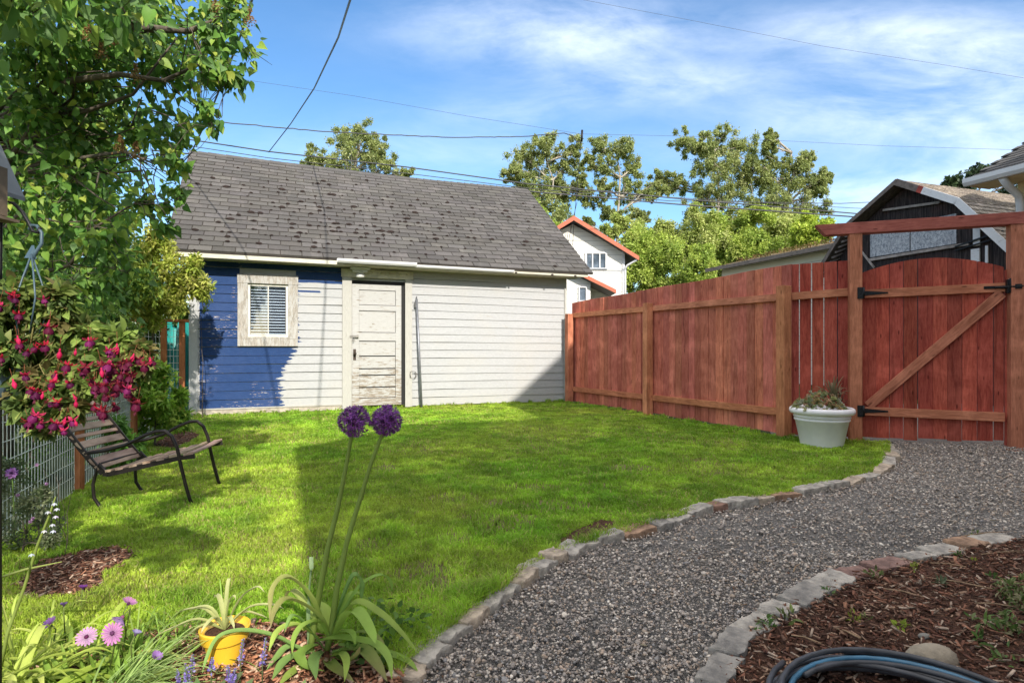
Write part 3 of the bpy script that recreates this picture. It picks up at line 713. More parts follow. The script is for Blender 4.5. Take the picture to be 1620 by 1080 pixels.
# ---------------- window
wz0,wz1=1.15,2.365; wx0,wx1=WX0,WX1; 
cw=.155
mb=MB(); mb.box(((wx0+wx1)/2,-.046,wz1-.075),(wx1-wx0+.01,.034,.15)); mb.box(((wx0+wx1)/2,-.044,wz0+.062),(wx1-wx0,.032,.125)); #
for xx in (wx0+cw/2,wx1-cw/2): mb.box((xx,-.043,(wz0+wz1)/2-.012),(cw,.028,wz1-wz0-.276))
mb.box(((wx0+wx1)/2,-.03,wz0+.14),(wx1-wx0-2*cw,.05,.03)); wd=mb.build('window',M_trimg,shed,world=False,bevel=.003)
mb=MB(); ix0,ix1,iz0,iz1=wx0+cw,wx1-cw,wz0+.155,wz1-.15
for xx in (ix0+.02,ix1-.02): mb.box((xx,-.005,(iz0+iz1)/2),(.038,.03,iz1-iz0))
for zz in (iz0+.022,iz1-.02): mb.box(((ix0+ix1)/2,-.005,zz),(ix1-ix0-.076,.03,.04))
mb.box(((ix0+ix1)/2,-.004,(iz0+iz1)/2),(.016,.02,iz1-iz0-.08))
sash=mb.build('sash',mat('sash_paint',(.62,.60,.52),.6,.15,12),wd,world=False,bevel=.002)
mb=MB(); k=0; zz=iz0+.06
while zz<iz1-.03:
    mb.box(((ix0+ix1)/2,.045,zz),(ix1-ix0-.09,.017,.003),Matrix.Rotation(R(38+random.uniform(-5,5)),3,'X')); zz+=.050
mb.build('blind',mat('blind_slats',(.82,.82,.80),.5,.05),wd,world=False)
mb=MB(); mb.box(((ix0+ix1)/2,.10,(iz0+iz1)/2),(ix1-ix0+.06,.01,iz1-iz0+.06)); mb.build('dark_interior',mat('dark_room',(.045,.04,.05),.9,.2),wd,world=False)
def glassmat(name,tint=(.9,.95,1)):
    m,t=newmat(name); g=t.n('ShaderNodeBsdfGlossy'); g.inputs['Roughness'].default_value=.03; g.inputs[0].default_value=(1,1,1,1)
    tr=t.n('ShaderNodeBsdfTransparent'); tr.inputs[0].default_value=(*tint,1); fz=t.n('ShaderNodeFresnel'); fz.inputs[0].default_value=1.5
    mx=t.n('ShaderNodeMixShader'); t.l(t.m('MULTIPLY',fz.outputs[0],1.6),mx.inputs[0]); t.l(tr.outputs[0],mx.inputs[1]); t.l(g.outputs[0],mx.inputs[2])
    o=t.n('ShaderNodeOutputMaterial'); t.l(mx.outputs[0],o.inputs[0]); return m
M_glass=glassmat('window_glass')
mb=MB(); mb.box(((ix0+ix1)/2,.012,(iz0+iz1)/2),(ix1-ix0-.05,.003,iz1-iz0-.05)); mb.build('pane',M_glass,wd,world=False)
# ---------------- door and casing
mb=MB(); cl=wall_x(556); cr=wall_x(635); dz1=wall_z(600,450)
mb.box(((DX0+cl)/2,-.045,1.22),(cl-DX0,.03,2.4)); mb.box(((cr+.06+DX1)/2,-.045,1.22),(DX1-cr-.06,.03,2.4)); cas=mb.build('door_casing',peelmat('door_casing_paint',.3,(.44,.43,.39),stretch=(4,4,.7)),shed,world=False,bevel=.004)
mb=MB(); mb.box(((DX0+DX1)/2,-.055,2.47),(DX1-DX0+.04,.035,.15)); 
mb.build('door_header',mat('header_paint',(.50,.47,.37),.8,.2,8),shed,world=False,bevel=.004)
M_bolt=mat('bolt',(.45,.4,.3),.5,.2)
for px in (588,602,615,630,642):
    MB().tube([(wall_x(px),-.073,2.49),(wall_x(px),-.085,2.49)],.016,8).build('header_bolt',M_bolt,shed,world=False)
mb=MB(); mb.box(((cl+cr)/2+.03,.02,1.2),(cr-cl+.14,.01,2.3)); mb.build('door_gap',M_dark,shed,world=False)
door=MB(); dw=cr-cl-.012; x0=cl+.006; dz0=.06; dt=.03; st=.125; yd=-.012
M_door=peelmat('door_paint',.48,(.45,.445,.425),(.20,.17,.135),(.7,1,5),lowz=(1.35,.2,.115))
zs=[(dz0,.20+dz0-.06),(.95,1.14),(1.60,1.72),(dz1-.14,dz1-.02)]
door.box((x0+st/2,yd,(dz0+dz1)/2),(st,dt,dz1-dz0-.02)); door.box((x0+dw-st*.42,yd,(dz0+dz1)/2),(st*.84,dt,dz1-dz0-.02))
ix=x0+st; jx=x0+dw-st*.84
for a,b in ((dz0+.01,.20),(1.25,1.40),(1.80,1.90),(dz1-.11,dz1-.01)): door.box(((ix+jx)/2,yd,(a+b)/2),(jx-ix,dt-.002,b-a))
for a,b in ((.20,.40),(.40,.62),(.62,.74),(.74,.97),(.97,1.245),(1.40,1.80),(1.90,dz1-.11)):
    door.box(((ix+jx)/2,yd+.012,(a+b)/2),(jx-ix-.008,.012,b-a-.020),Matrix.Rotation(R(random.uniform(-1.2,1.2)),3,'X'))
dr=door.build('door',M_door,shed,world=False,bevel=.003)
mb=MB(); mb.tube([(x0+.045,-.03,1.02),(x0+.045,-.07,1.02)],.012,8); mb.lathe([(0,-.028),(.02,-.024),(.03,0),(.02,.024),(0,.028)],(x0+.045,-.085,1.02),12); mb.box((x0+.045,-.031,1.0),(.05,.006,.2))
mb.build('door_knob',mat('old_iron',(.06,.045,.035),.6,.4,30,metal=.6),dr,world=False)
mb=MB(); mb.box((x0+.03,-.075,1.33),(.15,.006,.035)); mb.box((x0+.1,-.03,1.33),(.03,.04,.05)); mb.tube([(x0+.0,-.08,1.32),(x0,-.08,1.24),(x0+.03,-.08,1.24),(x0+.03,-.08,1.31)],.006,6)
mb.build('hasp',mat('hasp_metal',(.25,.24,.22),.5,.3,30,metal=.7),dr,world=False)
# security lamp under the eave
mb=MB(); lx=wall_x(568); mb.box((lx,-.11,2.505),(.26,.10,.05)); mb.box((lx,-.16,2.545),(.34,.14,.03)); mb.tube([(lx,-.12,2.48),(lx,-.14,2.44)],[.05,.075],12); mb.lathe([(.075,0),(.085,-.03),(.07,-.055),(0,-.06)],(lx,-.14,2.44),14)
mb.build('security_lamp',mat('lamp_plastic',(.66,.66,.62),.4,.1),shed,world=False,bevel=.003)
# vent wire loops nailed beside the pipe
mb=MB(); cx=wall_x(652)
for k in range(4):
    a0=random.uniform(0,6); pts=[(cx+.07*math.cos(a0+j*.7)*random.uniform(.7,1.2)+random.uniform(-.08,.08)*0,-.07-.01*math.sin(j),.62+.07*math.sin(a0+j*.7)) for j in range(8)]
    mb.tube(pts,.003,5)
mb.build('wire_loops',mat('old_wire',(.10,.09,.08),.6,.2),shed,world=False)
# metal pipe leaning on the wall
A=SHL+U*wall_x(660); Bp=Vector((A.x,A.y,0))
pp=thing('metal_pipe','grey metal pipe leaning against the white wall right of the shed door','pipe',tuple(SHL+U*(wall_x(664))+Vector((.06,-.15,0))),ROT)
mb=MB(); mb.tube([(0,0,0),(-.075,.09,2.04)],.022,12); mb.build('tube',mat('galvanised',(.22,.23,.25),.45,.15,12,metal=.5),pp,world=False)
mb=MB(); mb.box((-.095,.085,1.93),(.05,.02,.10)); mb.tube([(-.075,.09,2.02),(-.075,.09,2.09)],.010,8); mb.build('clamp',mat('clamp',(.08,.08,.08),.5,.1),pp,world=False)
# ================================================================== stained fences and gate
def stain(name,a,b,stretch,knots=True,rough=.72):
    m,t=newmat(name); v=t.coord(); at=t.n('ShaderNodeAttribute',attribute_name='Col'); sv=mp2(t,v,stretch)
    # shift the grain from board to board by its own tone
    ad=t.n('ShaderNodeVectorMath',operation='ADD'); t.l(sv,ad.inputs[0]); sc=t.n('ShaderNodeVectorMath',operation='SCALE'); t.l(at.outputs['Color'],sc.inputs[0]); sc.inputs['Scale'].default_value=37.0; t.l(sc.outputs[0],ad.inputs[1]); sv=ad.outputs[0]
    g=t.noise(sv,14,7,.65,.5); bl=t.noise(v,3.2,5,.6,.3); bl2=t.noise(sv,2.6,4,.6,.8)
    c=t.mix(t.ramp(g,.28,.72),a,b); c=t.mix(t.m('MULTIPLY',t.ramp(bl,.45,.75),.5),c,tuple(min(1,x*1.55+.015) for x in b)); c=t.mix(t.m('MULTIPLY',t.ramp(bl2,.5,.72),.6),c,tuple(x*.5 for x in a))
    if knots:
        vo=t.n('ShaderNodeTexVoronoi'); vo.inputs['Scale'].default_value=1.0; vo.inputs['Randomness'].default_value=1
        t.l(mp2(t,sv,tuple(3.0*(1 if s>1 else 2.2) for s in stretch)),vo.inputs['Vector']); k=t.ramp(vo.outputs['Distance'],.13,.05); c=t.mix(t.m('MULTIPLY',k,.75),c,tuple(x*.25 for x in a))
    c=t.mix(1.0,c,at.outputs['Color'],'MULTIPLY')
    t.finish(c,.82,g,.6,.004,spec=.12); return m
M_bd=stain('red_stained_boards',(.34,.088,.056),(.57,.190,.128),(4,4,.45))
M_gb=stain('deep_red_stained_boards',(.27,.046,.032),(.46,.105,.070),(4,4,.5))
M_ps=stain('brown_stained_post',(.34,.125,.062),(.55,.225,.120),(4,4,.5))
M_rl=stain('brown_stained_rail',(.34,.115,.062),(.55,.215,.120),(.5,4,4))
def tone(a=.12): k=1+random.uniform(-a,a); return (k,k*random.uniform(.92,1.06),k*random.uniform(.9,1.06))
def boards(mb,x0,x1,w,y,ztop,zbot,gap=.004,th=.018,var=.01,n=1):
    x=x0
    while x<x1-.02:
        ww=min(w*random.uniform(.93,1.05),x1-x); g=gap*random.uniform(.2,1.8); c=tone(.24); a=x; b=x+ww-g
        za=ztop(a); zb=ztop(b); lo=zbot(x)+random.uniform(-var,var); yy=y+random.uniform(-.006,.006); tl=random.uniform(-.002,.002)
        k=max(1,n); xs=[a+(b-a)*i/k for i in range(k+1)]
        for i in range(k):
            p,q=xs[i],xs[i+1]; vs=[(p,yy,lo),(q,yy+tl,lo),(q,yy+tl,ztop(q)),(p,yy,ztop(p)),(p,yy+th,lo),(q,yy+th+tl,lo),(q,yy+th+tl,ztop(q)),(p,yy+th,ztop(p))]
            fs=[(0,1,2,3),(5,4,7,6),(3,2,6,7),(0,4,5,1)]
            if i==0: fs.append((4,0,3,7))
            if i==k-1: fs.append((1,5,6,2))
            mb.add(vs,fs,c)
        x+=ww
# long side fence
dv=(FENCE_END-FENCE_A); FL=dv.length; sf=thing('board_fence','long red-brown board fence running from the shed corner to the white planter','fence',FENCE_A,math.atan2(dv.y,dv.x))
zt=lambda x: 2.155-.10*x/FL+.006*math.sin(x*3.1)
mb=MB(); boards(mb,-.03,FL+.02,.145,-.085,zt,lambda x:.03,gap=.003); sb_=mb.build('boards',M_bd,sf,world=False,bevel=.002)
def post(mb,x,y,s,z,c=None): mb.box((x,y,z/2-.05),(s,s,z+.1),None,c or tone(.08),jit=.003)
for i,(x,z,s) in enumerate(((0,1.885,.128),(2.68,1.86,.118),(FL-.03,1.82,.125))):
    mb=MB(); post(mb,x,.03,s,z); p_=mb.build('post',M_ps,sf,world=False,bevel=.005)
mid=2.68
for (xa,xb) in ((.064,mid-.06),(mid+.06,FL-.09)):
    for za,zb in ((1.755,1.79),(.31,.285)):
        z=za+(zb-za)*((xa+xb)/2)/FL; d0=za+(zb-za)*xa/FL; d1=za+(zb-za)*xb/FL
        MB().bar((xa,-.040,d0),(xb,-.040,d1),.045,.092,(0,0,1),tone(.08)).build('rail',M_rl,sf,world=False,bevel=.003)
# short front fence between the side fence and the gate
dv2=GATE_B-FENCE_A; L2=dv2.length; ff=thing('board_fence','short red board fence panel behind the white planter, left of the gate','fence',FENCE_A,math.atan2(dv2.y,dv2.x))
mb=MB(); boards(mb,.03,L2-.03,.142,.075,lambda x:2.155+.02*x,lambda x:.04,gap=.007); mb.build('boards',M_gb,ff,world=False,bevel=.002)
for z in (1.755,.33): MB().bar((.07,.040,z),(L2-.07,.040,z+.03*(z>1)),.045,.094,(0,0,1),tone(.08)).build('rail',M_rl,ff,world=False,bevel=.003)
# arbor: two tall posts and the beam over the gate
dv3=GATE_C-GATE_B; L3=dv3.length; ROTG=math.atan2(dv3.y,dv3.x)
ar=thing('gate_arbor','tall reddish post-and-beam frame standing over the arched gate','arbor',GATE_B,ROTG)
for x in (0,L3):
    mb=MB(); mb.box((x,0,1.22),(.128,.128,2.50),None,tone(.05),jit=.003); mb.build('post',M_ps,ar,world=False,bevel=.005)
mb=MB(); e0=-.43; e1=L3+1.3
mb.prism([(e0,-.075,2.595),(e0+.11,-.075,2.465),(e1,-.075,2.465),(e1,-.075,2.595)],(0,0,0),(0,.14,0),tone(.03)); mb.build('beam',stain('red_stained_beam',(.26,.075,.055),(.40,.135,.095),(.5,4,4)),ar,world=False,bevel=.004)
# gate
gt=thing('gate','red board gate with an arched top, two rails, a diagonal brace and black hinges','gate',GATE_B,ROTG)
g0,g1=.078,L3-.075
arch=lambda x: 2.005+.145*math.sin(math.pi*min(1,max(0,(x-g0)/(g1-g0))))**.85
mb=MB(); boards(mb,g0,g1,.147,.045,arch,lambda x:.035+.03*x,gap=.009,n=5,var=.015); mb.build('boards',M_gb,gt,world=False)
for (za,zb,xe) in ((1.755,1.785,g1-.01),(.365,.345,g1-.02)):
    MB().bar((g0+.01,.020,za),(xe,.020,zb),.042,.10,(0,0,1),tone(.05)).build('rail',M_rl,gt,world=False,bevel=.003)
bl_=math.hypot(g1-g0-.105,1.295); br_=MB().box((bl_/2,0,0),(bl_,.038,.105),None,tone(.05)).build('brace',M_rl,gt,world=False,bevel=.003); br_.location=(g0+.06,.0185,.425); br_.rotation_euler=(0,-math.atan2(1.295,g1-g0-.105),0)
M_blk=mat('black_iron',(.012,.012,.013),.45,.2,20,bump=.2,metal=.4)
for z in (1.76,.37):
    mb=MB(); mb.box((.045,-.072,z),(.065,.010,.135)); mb.tube([(.078,-.074,z-.065),(.078,-.074,z+.065)],.010,8)
    mb.prism([(.085,-.010,z-.028),(.34,-.010,z-.008),(.34,-.010,z+.008),(.085,-.010,z+.028)],(0,0,0),(0,.008,0))
    for xx in (.13,.2,.28): mb.tube([(xx,-.011,z),(xx,-.016,z)],.007,6)
    for dz in (-.04,0,.04): mb.tube([(.045,-.078,z+dz),(.045,-.082,z+dz)],.007,6)
    mb.build('hinge',M_blk,gt,world=False)
mb=MB(); zl=1.785; xl=L3-.09
mb.box((xl-.10,-.006,zl),(.20,.008,.032)); mb.box((xl+.01,-.03,zl+.005),(.03,.05,.15)); mb.tube([(xl-.1,-.02,zl),(xl+.13,-.085,zl)],.009,8); mb.box((xl+.09,-.070,zl),(.06,.012,.05)); mb.tube([(xl+.02,-.06,zl-.07),(xl+.02,-.06,zl+.09)],.009,8)
mb.build('latch',M_blk,gt,world=False,bevel=.002)
mb=MB(); mb.box((xl+.035,-.02,zl+.01),(.025,.03,.16)); mb.build('latch_plate',mat('bare_metal',(.5,.48,.42),.5,.2,metal=.6),gt,world=False)
mb=MB(); mb.box((L3-.068,.055,1.0),(.02,.03,1.96)); mb.build('stop_strip',M_gb,gt,world=False)
# fence going on past the arbor, with the second gate's hinges just showing
C2=GATE_C+dv3.normalized()*1.2
nf=thing('board_fence','stub of red fence with black hinges at the right edge, beyond the arbor post','fence',GATE_C,ROTG)
mb=MB(); boards(mb,.075,1.25,.147,.045,lambda x:2.0,lambda x:.07,gap=.006); mb.build('boards',M_gb,nf,world=False)
for z in (1.78,.40): MB().bar((.07,.020,z),(1.25,.020,z),.042,.09,(0,0,1),tone()).build('rail',M_rl,nf,world=False,bevel=.003)
for z in (2.0,1.0):
    mb=MB(); mb.box((.088,-.008,z*.95),(.05,.012,.10)); mb.build('hinge',M_blk,nf,world=False)

# ================================================================== white planter
PC=Vector((3.545,6.70,0)); pl=thing('planter','large white ribbed plastic planter with succulents, in front of the red fence','planter',PC)
mb=MB()
prof=[(.235,0),(.24,.012),(.300,.285),(.312,.290),(.314,.305),(.306,.312),(.309,.322),(.320,.326),(.322,.341),(.313,.348),(.318,.36),(.352,.366),(.366,.385),(.370,.405),(.362,.425),(.345,.436),(.330,.432),(.318,.415),(.310,.36),(.05,.35),(0,.35)]
mb.lathe(prof,(0,0,0),48,cap=False); mb.build('pot',mat('white_plastic',(.88,.83,.83),.45,.08,3,bump=.1,bscale=15),pl,world=False)
mb=MB(); vs=[(0,0,.385)]; 
mb.lathe([(.318,.372),(.2,.385),(0,.392)],(0,0,0),24,cap=False); mb.build('potting_soil',M_mulch,pl,world=False)
def rosettes(cen,n,r,hgt,cols,name,parent,leafs=9,L=.035):
    V=[];C=[]
    for i in range(n):
        a=random.uniform(0,6.28); rr=r*math.sqrt(random.random()); c=np.array([cen[0]+rr*math.cos(a)*1.1,cen[1]+rr*math.sin(a),cen[2]+hgt*(1-(rr/r)**2)*random.uniform(.3,1)])
        ax=nrm(np.array([random.gauss(0,.5),random.gauss(0,.5)-.3,1.0]))
        k=leafs; an=np.arange(k)*2.4; tl=.25+.6*np.arange(k)/k
        b1=nrm(np.cross(ax,[0,1,.1])); b2=np.cross(ax,b1)
        d=np.cos(an)[:,None]*b1*tl[::-1,None]*1.6+np.sin(an)[:,None]*b2*tl[::-1,None]*1.6+ax*(1.1-tl[::-1,None])
        rot=frames(d,np.tile(ax,(k,1))); V.append(scatter(OVAL_V,np.tile(c,(k,1)),rot,np.full(k,L*random.uniform(.7,1.3))))
        cc=np.array(cols[random.randrange(len(cols))]); C.append(cc[None]*(.8+.4*rng.random((k,1))))
    return np_mesh(name,np.concatenate(V),OVAL_F,LEAFMAT,parent,np.concatenate(C),loc=tuple(org(parent)))
rosettes((PC.x-.05,PC.y-.02,.41),190,.29,.22,[(.40,.40,.16),(.32,.38,.16),(.50,.40,.18),(.52,.34,.20),(.26,.31,.14),(.46,.46,.32)],'succulents',pl)
def spiky(cen,n,L,col,name,parent,w=.012,spread=.8,mt=LEAFMAT,col2=None,arch=.25):
    mb=MB()
    for i in range(n):
        a=i*2.4+random.uniform(-.3,.3); el=random.uniform(.35,1.45); l=L*random.uniform(.6,1.1); d=Vector((math.cos(a)*math.cos(el)*spread,math.sin(a)*math.cos(el)*spread,math.sin(el)))
        c=Vector(cen)+Vector((0,0,random.uniform(0,L*.35))); p=[c,c+d*l*.5,c+d*l*.85+Vector((0,0,-arch*l*.3*math.cos(el))),c+d*l*1.05+Vector((0,0,-arch*l*math.cos(el)))]
        k=random.uniform(.75,1.25); mb.strap(p,w,tuple(x*k for x in col),fold=.3,sub=3,col2=col2)
    return mb.build(name,mt,parent)
spiky((PC.x+.15,PC.y+.02,.46),56,.30,(.17,.18,.09),'spiky_plant',pl,.016,col2=(.36,.26,.16))
spiky((PC.x+.28,PC.y+.08,.42),18,.20,(.14,.10,.07),'spiky_plant',pl,.010)
pl.scale=(.92,.92,1)

# ================================================================== yellow pot and spider plant
yc=Vector((-1.01,2.06,0)); yp=thing('flower_pot','small yellow pot with a striped spider plant, standing on the sunlit mulch','flower pot',yc)
mb=MB(); mb.lathe([(.052,0),(.067,.080),(.0675,.0815),(.0765,.083),(.0785,.088),(.083,.122),(.084,.126),(.079,.129),(.073,.11),(.02,.105),(0,.105)],(0,0,0),40,cap=False,smooth=True); mb.build('pot',mat('yellow_glaze',(.78,.47,.035),.35,.06,4,bump=.05,coat=.3),yp,world=False)
mb=MB(); mb.lathe([(.072,.108),(.03,.114),(0,.115)],(0,0,0),20,cap=False); mb.build('potting_soil',M_mulch,yp,world=False)
mb=MB()
for (dx,dy,h,k) in [(.12,-.02,.16,1),(-.15,.03,.06,1),(-.17,-.03,.02,1),(-.12,-.05,-.01,1),(.0,.03,.17,.8),(.03,.0,.12,1),(-.06,.06,.10,1),(.10,.05,.03,1),(-.03,-.07,.05,1),(.05,-.05,.05,.8),(.16,.02,.08,1),(-.10,.0,.08,1)]:
    c=yc+Vector((0,0,.11)); e=c+Vector((dx,dy,h)); m1=c.lerp(e,.5)+Vector((0,0,.035))
    mb.strap([c,m1,e,e+Vector((dx,dy,-.06))*.25],.017*k,(.42,.46,.16),fold=.3,sub=4,col2=(.60,.60,.30))
mb.build('spider_plant',LEAFMAT,yp)
# ================================================================== neighbours
GW=Vector((-.331,.944,0)); GP=Vector((.944,.331,0))    # street grid: away, across
def uprot(d): return math.atan2(d.y,d.x)
M_wsid=None
def lapmat(name,c,scale=6.0):
    m,t=newmat(name); tc=t.n('ShaderNodeTexCoord'); v=tc.outputs['Object']; sp=t.n('ShaderNodeSeparateXYZ'); t.l(v,sp.inputs[0])
    f=t.m('FRACT',t.m('MULTIPLY',sp.outputs[2],scale)); n=t.noise(v,3,4,.6); cc=t.mix(t.ramp(n,.3,.7),tuple(x*.93 for x in c),c)
    cc=t.mix(t.m('GREATER_THAN',.07,f),cc,tuple(x*.45 for x in c)); t.finish(cc,.7,f,.5,.02,spec=.3); return m
# --- white gabled house with red-orange trim, far behind the shed
Yh=24.0; hx=lambda px:(px-810)*Yh/F; hz=lambda py:H+(HY-py)*Yh/F
hb=Vector((hx(907),Yh,0)); wh=thing('gabled_house','white two-storey gabled house with red-orange roof trim, behind the shed','house',hb)
M_lap=lapmat('white_lap_siding',(.74,.72,.66),5.2); M_trim=mat('red_orange_trim',(.42,.10,.045),.6,.1,5); M_dksh=mat('dark_roofing',(.09,.08,.075),.9,.2,20,bump=.6)
pk=hz(345); er=hx(990)-hb.x; ez=hz(396); dr_=pk-ez
wl=-er*1.05
mb=MB(); mb.prism([(wl,0,0),(er,0,0),(er,0,ez),(0,0,pk-.18),(wl,0,ez)],(0,.3,0),(0,8,0)); mb.build('wall',M_lap,wh,world=False)
mb=MB(); sl_=(pk-ez)/er; xe=er+.50; ze=pk-sl_*xe*1.0
for sg in (-1,1): mb.prism([(0,-.22,pk),(sg*xe,-.22,ze),(sg*xe,-.22,ze-.07),(0,-.22,pk-.09)],(0,.03,0),(0,8.8,0))
mb.build('roof',M_dksh,wh,world=False)
mb=MB()
for sg in (-1,1): mb.prism([(0,-.24,pk+.05),(sg*xe,-.24,ze+.03),(sg*xe,-.24,ze-.14),(0,-.24,pk-.14)],(0,0,0),(0,.04,0))
mb.build('barge_board',M_trim,wh,world=False)
def pwin(parent,x0,x1,z0,z1,y,n=2,fw=.07,name='window'):
    mb=MB(); 
    for a,b,c,d in ((x0,x1,z1-fw,z1),(x0,x1,z0,z0+fw),(x0,x0+fw,z0+fw,z1-fw),(x1-fw,x1,z0+fw,z1-fw)): mb.box(((a+b)/2,y-.03,(c+d)/2),(b-a,.10,d-c))
    for i in range(1,n): xx=x0+(x1-x0)*i/n; mb.box((xx,y-.03,(z0+z1)/2),(fw*.7,.08,z1-z0-2*fw))
    f=mb.build(name,M_white,parent,world=False); mb=MB(); mb.box(((x0+x1)/2,y-.012,(z0+z1)/2),(x1-x0-fw,.006,z1-z0-fw))
    p=mb.build('pane',M_glassd,f,world=False); return f
M_glassd=mat('dark_glass',(.05,.07,.09),.08,.3,1.5,bump=0,spec=.9,base2=(.16,.20,.25))
pwin(wh,hx(927)-hb.x,hx(962)-hb.x,hz(425),hz(397),.3,3)
mb=MB(); pz=hz(397); mb.box((er-.04,.27,ez/2),(.10,.06,ez)); mb.build('corner_board',M_white,wh,world=False)
mb=MB(); mb.tube([(er+.42,-.15,ze-.1),(er+.1,.2,ze-.28),(er+.02,.22,ze-.4),(er+.02,.22,.3)],.05,8); mb.build('downspout',M_white,wh,world=False)
# lower wing of the same house: its own gabled porch
q0,qz=hx(893)-hb.x,hz(427); q1=hx(966)-hb.x; q1z=hz(463); qs=(qz-q1z)/(q1-q0)
mb=MB(); 
for sg in (1,-1): mb.prism([(q0,-1.3,qz),(q0+sg*(q1-q0),-1.3,q1z),(q0+sg*(q1-q0),-1.3,q1z-.15),(q0,-1.3,qz-.15)],(0,0,0),(0,.04,0))
mb.build('porch_barge_board',M_trim,wh,world=False)
mb=MB()
for sg in (1,-1): mb.prism([(q0,-1.26,qz-.04),(q0+sg*(q1-q0),-1.26,q1z-.04),(q0+sg*(q1-q0),-1.26,q1z-.14),(q0,-1.26,qz-.14)],(0,.001,0),(0,1.55,0))
mb.build('porch_roof',M_dksh,wh,world=False)
pe=q0+(q1-q0)*.50; mb=MB(); mb.prism([(q0-(pe-q0),0,0),(pe,0,0),(pe,0,qz-qs*(pe-q0)-.16),(q0,0,qz-.16),(q0-(pe-q0),0,qz-qs*(pe-q0)-.16)],(0,-.9,0),(0,.29,0)); mb.build('porch_wall',M_lap,wh,world=False)
pwin(wh,hx(911)-hb.x,hx(924)-hb.x,hz(480),hz(457),-.9,1,.05)
# --- long low house with a mossy roof
lr=Vector((9.0,17.0,0)); ll=lr+GW*5.25; lb=thing('low_house','low cream house with a brown mossy roof, beyond the long fence','house',tuple(ll),uprot(-GW))
# local x: toward camera along the wall, y: across, to the right... (rot -GW => y axis = left normal)
Ll=9.0; e=4.10
sgn=1 if (Matrix.Rotation(uprot(-GW),3,'Z')@Vector((0,1,0))).dot(GP)>0 else -1
M_mossroof=mat('mossy_shingles',(.15,.10,.055),.95,.3,5,bump=.9,bscale=30,dist=.03,base2=(.26,.185,.09))
mb=MB(); mb.prism([(0,.45*sgn,0),(0,6.2*sgn,0),(0,6.2*sgn,e-.05),(0,3.3*sgn,e+.66),(0,.45*sgn,e-.05)],(.35,0,0),(Ll,0,0)); mb.build('wall',lapmat('cream_lap',(.66,.63,.54),4),lb,world=False)
mb=MB(); mb.prism([(0,0,e),(0,3.3*sgn,e+.78),(0,6.6*sgn,e),(0,6.6*sgn,e-.12),(0,3.3*sgn,e+.66),(0,0,e-.12)],(0,0,0),(Ll+.4,0,0)); rf_=mb.build('roof',M_mossroof,lb,world=False)
V,c=clump_leaves([(random.uniform(.1,5.6),s*sgn,e+.02+s*.236) for s in [random.uniform(.05,3.2) for _ in range(90)]],[.14]*90,20,.07,DIA_V,[(.16,.10,.04),(.20,.15,.05),(.10,.09,.03)],0)
o=np_mesh('roof_moss',V,DIA_F,LEAFMAT,None,c,kind='stuff'); o.parent=rf_
mb=MB(); mb.box((Ll/2,-.01*sgn,e-.06),(Ll,.03,.13)); mb.build('fascia',mat('brown_fascia',(.16,.13,.11),.8,.2),lb,world=False)
def low_t(px):   # distance along the wall where a sight line meets it
    k=(px-810)/F; b=ll+GP*.45; return (k*b.y-b.x)/(-GW.x+GW.y*k)
xa,xb=low_t(1121),low_t(1150); zb_=H+(HY-441)*(ll.y+.15-.944*xa)/F; zt_=H+(HY-428.5)*(ll.y-.944*xb)/F
f=MB(); f.box(((xa+xb)/2,.44*sgn,3.4),(xb-xa,.04,.75)); fw_=f.build('window',M_white,lb,world=False); mb=MB()
for i in (0,1): mb.box((xa+(xb-xa)*(.27+.46*i),.415*sgn,3.4),((xb-xa)*.40,.012,.58))
mb.build('pane',M_glassd,fw_,world=False)
# --- dark gambrel barn
Yb=13.0; bpk=Vector(((1420-810)*Yb/F,Yb,0)); zpk=H+(HY-285)*Yb/F
bn=thing('barn','weathered dark gambrel-roofed barn with a boarded-up pale panel, behind the gate','barn',tuple(bpk),uprot(GP))
# local x = along the ridge (away to the right), y = away (GW), so the gable stands at x=0
A1,Z1,A2,Z2=1.30,zpk-.74,2.25,zpk-1.88
prof=[(-A2,Z2),(-A1,Z1),(0,zpk),(A1,Z1),(A2,Z2)]
M_darkw=None
def darkwood():
    m,t=newmat('charred_board'); v=t.coord(); sv=mp2(t,v,(1,9,.7)); g=t.noise(sv,3.2,6,.7); b=t.noise(v,1.8,4,.6)
    sp=t.n('ShaderNodeSeparateXYZ'); t.l(v,sp.inputs[0]); f=t.m('FRACT',t.m('MULTIPLY',sp.outputs[1],5.2))
    c=t.mix(t.ramp(g,.35,.75),(.016,.013,.014),(.075,.060,.058)); c=t.mix(t.m('MULTIPLY',t.ramp(b,.5,.72),.5),c,(.075,.035,.028)); c=t.mix(t.m('GREATER_THAN',.05,f),c,(.006,.006,.006))
    t.finish(c,.9,g,.6,.01,spec=.2); return m
M_darkw=darkwood()
mb=MB(); mb.prism([(.30,y*.985 if abs(y)>0 else 0,z-.10) for y,z in prof]+[(.30,A2-.15,0),(.30,-A2+.15,0)][::1],(0,0,0),(.08,0,0)); mb.build('gable_wall',M_darkw,bn,world=False)
mb=MB()
for s in (-1,1): mb.box((4,s*(A2-.2),Z2/2),(7.4,.1,Z2-.1))
mb.build('side_wall',M_darkw,bn,world=False)
M_oldsh=mat('weathered_shakes',(.27,.235,.20),.95,.35,14,(1,1,1),bump=.9,bscale=45,dist=.02,base2=(.40,.345,.29),attr=True)
mb=MB()
